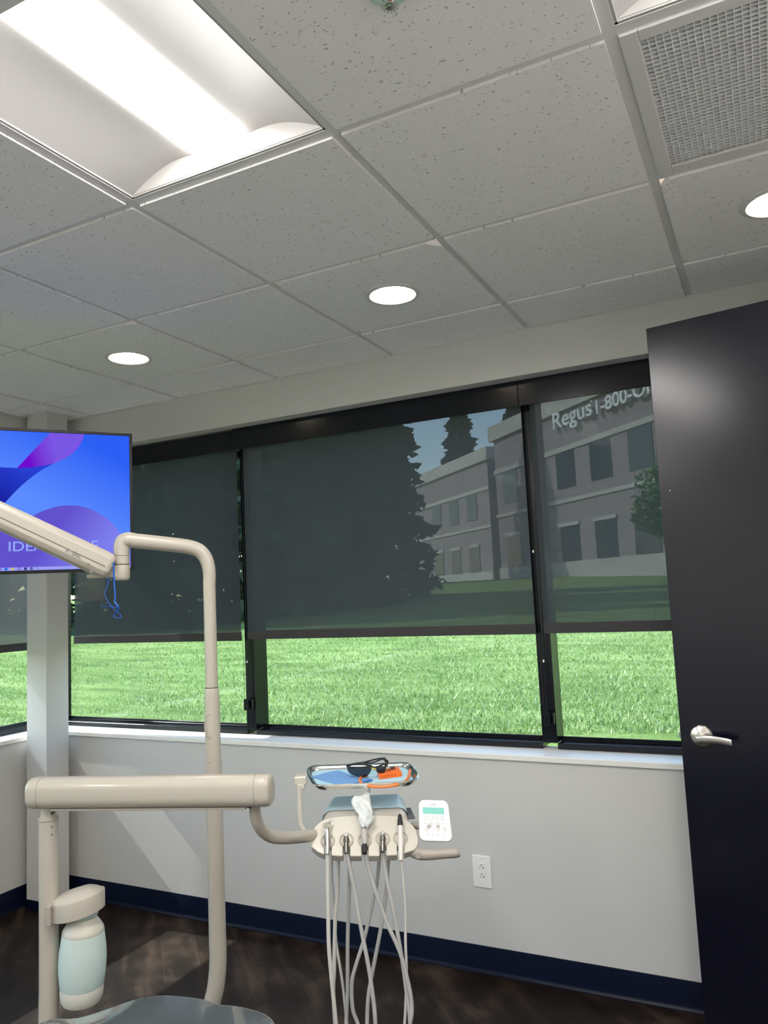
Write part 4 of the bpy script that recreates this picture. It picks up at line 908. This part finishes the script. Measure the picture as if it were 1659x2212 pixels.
# grass blades near the windows
V, F = [], []; rg = random.Random(3)
for k in range(70000):
    t = rg.random(); dist = 2.4 * (14 / 2.4) ** t; az = math.radians(90 + rg.uniform(-12, 80))
    x = CAM.x + 1.9 * 0 + math.cos(az) * (dist + 3.2); y = CAM.y + math.sin(az) * (dist + 3.2)
    if y < 2.05 and x > -3.95: continue
    z = gz(x, y); a = rg.uniform(0, math.pi); w = rg.uniform(.003, .006) * (1 + dist * .08); h = rg.uniform(.02, .05)
    dx_, dy_ = math.cos(a) * w, math.sin(a) * w; n_ = len(V)
    V += [Vector((x - dx_, y - dy_, z)), Vector((x + dx_, y + dy_, z)), Vector((x + rg.uniform(-.03, .03), y + rg.uniform(-.03, .03), z + h))]; F.append((n_, n_ + 1, n_ + 2))
me = bpy.data.meshes.new('grass'); me.from_pydata(V, [], F); me.materials.append(M['blade']); go = bpy.data.objects.new('grass', me); COL.objects.link(go)
tag(go, 'short mown green grass growing outside the windows', 'grass', kind='stuff')

# office building
U = Vector((.7193, -.6947, 0)); Nn = Vector((.6947, .7193, 0)); P0 = Vector((-6.064, 34.019, 0))
def bp_(s, off, z): return P0 + U * s + Nn * off + UP * z
def bbox(s0, s1, o0, o1, z0, z1): return obox(bp_((s0 + s1) / 2, (o0 + o1) / 2, (z0 + z1) / 2), U, Nn, UP, (s1 - s0) / 2, (o1 - o0) / 2, (z1 - z0) / 2)
ob = root('office_building', tuple(bp_(0, 0, 1.8)), 'taupe brick office building with lettering seen through the right shades', 'building')
mk('wall', [bbox(-10.8, 24, 0, 12, 1.2, 10.1), bbox(-34, -16.7, 2.54, 12, 1.2, 10.1), bbox(-17, -10, 6, 12, 1.2, 10.4)], M['brick'], ob, smooth=False)
mk('parapet', [bbox(-11.2, 24.2, -.15, 12.2, 10.05, 10.92), bbox(-34, -16.5, 2.4, 12.2, 10.05, 10.92)], M['conc'], ob, smooth=False)
mk('band', [bbox(-10.9, 24, -.06, .05, 8.05, 8.30), bbox(-34, -16.65, 2.48, 2.6, 8.05, 8.30)], M['conc'], ob, smooth=False)
mk('band', [bbox(-10.9, 24, -.06, .05, 5.50, 5.68), bbox(-34, -16.65, 2.48, 2.6, 5.50, 5.68)], M['conc'], ob, smooth=False)
mk('foundation', [bbox(-10.9, 24, -.08, .05, 1.2, 2.58), bbox(-34, -16.65, 2.46, 2.6, 1.2, 2.58)], M['conc'], ob, smooth=False)
for s in (-9.95, -7.1, -4.25, -1.32, 1.55, 4.42, 7.3, 10.2):
    for z0, z1 in ((6.23, 8.04), (2.62, 4.32)):
        if s > 5 and z0 < 3: pass
        mk('window', bbox(s, s + 1.62, -.03, .02, z0, z1), M['wing'], ob, smooth=False)
    mk('lintel', bbox(s - .06, s + 1.70, -.08, .02, 4.33, 4.50), M['conc'], ob, smooth=False)
for s in (-20.2, -23.3, -26.4):
    for z0, z1 in ((6.23, 8.04), (2.62, 4.32)): mk('window', bbox(s, s + 1.62, 2.50, 2.56, z0, z1), M['wing'], ob, smooth=False)
    mk('lintel', bbox(s - .06, s + 1.70, 2.46, 2.56, 4.33, 4.50), M['conc'], ob, smooth=False)
mk('sign_lettering', text('Regus', bp_(-3.97, -.12, 9.25), U, UP, width=3.35, height=.80, depth=.10, bold=.006), M['letter'], ob, smooth=False)
mk('sign_lettering', text('1-800-OFFICES', bp_(-.28, -.12, 9.20), U, UP, width=6.6, height=.64, depth=.10, bold=.012), M['letter'], ob, smooth=False)
mk('sign_mark', lathe([(.05, 0), (.05, .1)], bp_(-.62, -.1, 9.86), -Nn, 12), M['letter'], ob)

def leafcloud(fn, n, size, seed):
    q = random.Random(seed); V, F = [], []
    for k in range(n):
        c_, nr = fn(q); s = size * q.uniform(.6, 1.3); a = Vector((q.gauss(0, 1), q.gauss(0, 1), q.gauss(0, .6))).normalized(); b_ = a.cross(Vector((q.gauss(0, 1), q.gauss(0, 1), q.gauss(0, 1)))).normalized(); i = len(V)
        V += [c_ - a * s, c_ + b_ * s * .5, c_ + a * s, c_ - b_ * s * .5]; F.append((i, i + 1, i + 2, i + 3))
    return V, F
def conifer(x, y, h, r, label, mat, seed, n=5200):
    z0 = gz(x, y); o = root('evergreen_tree', (x, y, z0), label, 'tree', 'evergreens beyond the lawn')
    mk('trunk', tube([(x, y, z0 - .2), (x + .1, y, z0 + h * .9)], [h * .022, h * .004], 10), M['bark'], o)
    def f(q):
        while True:
            t = q.random() ** .8; rr = r * (1 - t) ** .8 * (.55 + .45 * abs(math.sin(t * 38))) + .1; a = q.uniform(0, 2 * math.pi); w = q.random() ** .45
            return Vector((x + math.cos(a) * rr * w, y + math.sin(a) * rr * w, z0 + h * (.03 + .97 * t) - rr * w * .25)), None
    V, F = leafcloud(f, n, .34, seed); me = bpy.data.meshes.new('foliage'); me.from_pydata([p - Vector((x, y, z0)) for p in V], [], F); me.materials.append(mat)
    b_ = bpy.data.objects.new('foliage', me); COL.objects.link(b_); b_.parent = o
spec = [(110.6, 66, 17.6, 3.4, 'evergreen tree rising behind the far wing of the office building'), (117.4, 27, 12.5, 2.4, 'tall evergreen seen through the right half of the wide shade'), (121.5, 24, 12.5, 2.8, 'broad evergreen behind the middle of the wide shade'),
        (126, 23, 12, 3.4, 'evergreen behind the left part of the wide shade'), (133, 22, 12, 3.4, 'evergreen behind the gap left of the wide shade'), (140, 26, 14.5, 4.0, 'evergreen behind the shade next to the monitor'),
        (147, 29, 16, 4.4, 'evergreen behind the monitor'), (154, 33, 18, 5.0, 'evergreen behind the corner column'), (161, 38, 20, 5.6, 'evergreen outside the left wall window'), (117.5, 44, 17, 4.2, 'tallest evergreen standing behind the others')]
for k, (az, d, h_, r_, lb) in enumerate(spec):
    a = math.radians(az); conifer(CAM.x + math.cos(a) * d, CAM.y + math.sin(a) * d, h_, r_, lb, M['needle'] if k % 2 else M['needle2'], 40 + k)
a = math.radians(106.4); conifer(CAM.x + math.cos(a) * 80, CAM.y + math.sin(a) * 80, 22, 3.6, 'distant evergreen rising behind the brick building', M['needle2'], 70)
# small leafy tree in front of the building
a = math.radians(96.0); tx, ty = CAM.x + math.cos(a) * 24, CAM.y + math.sin(a) * 24; tz_ = gz(tx, ty)
o = root('leafy_tree', (tx, ty, tz_), 'bright green leafy tree in front of the building beside the door', 'tree')
mk('trunk', tube([(tx, ty, tz_ - .1), (tx + .05, ty, tz_ + 1.6), (tx, ty, tz_ + 3)], [.09, .07, .03], 10), M['bark'], o)
def fl_(q):
    b0 = [(0, 0, 2.7, 1.1), (.35, 0, 3.5, .8), (-.45, .1, 2.2, .7), (.3, -.2, 1.9, .8)][q.randrange(4)]; v = Vector((q.gauss(0, 1), q.gauss(0, 1), q.gauss(0, 1))).normalized() * b0[3] * q.random() ** .4
    return Vector((tx + b0[0], ty + b0[1], tz_ + b0[2])) + v, None
mk('foliage', leafcloud(fl_, 3800, .10, 9), M['leaf'], o, smooth=False)
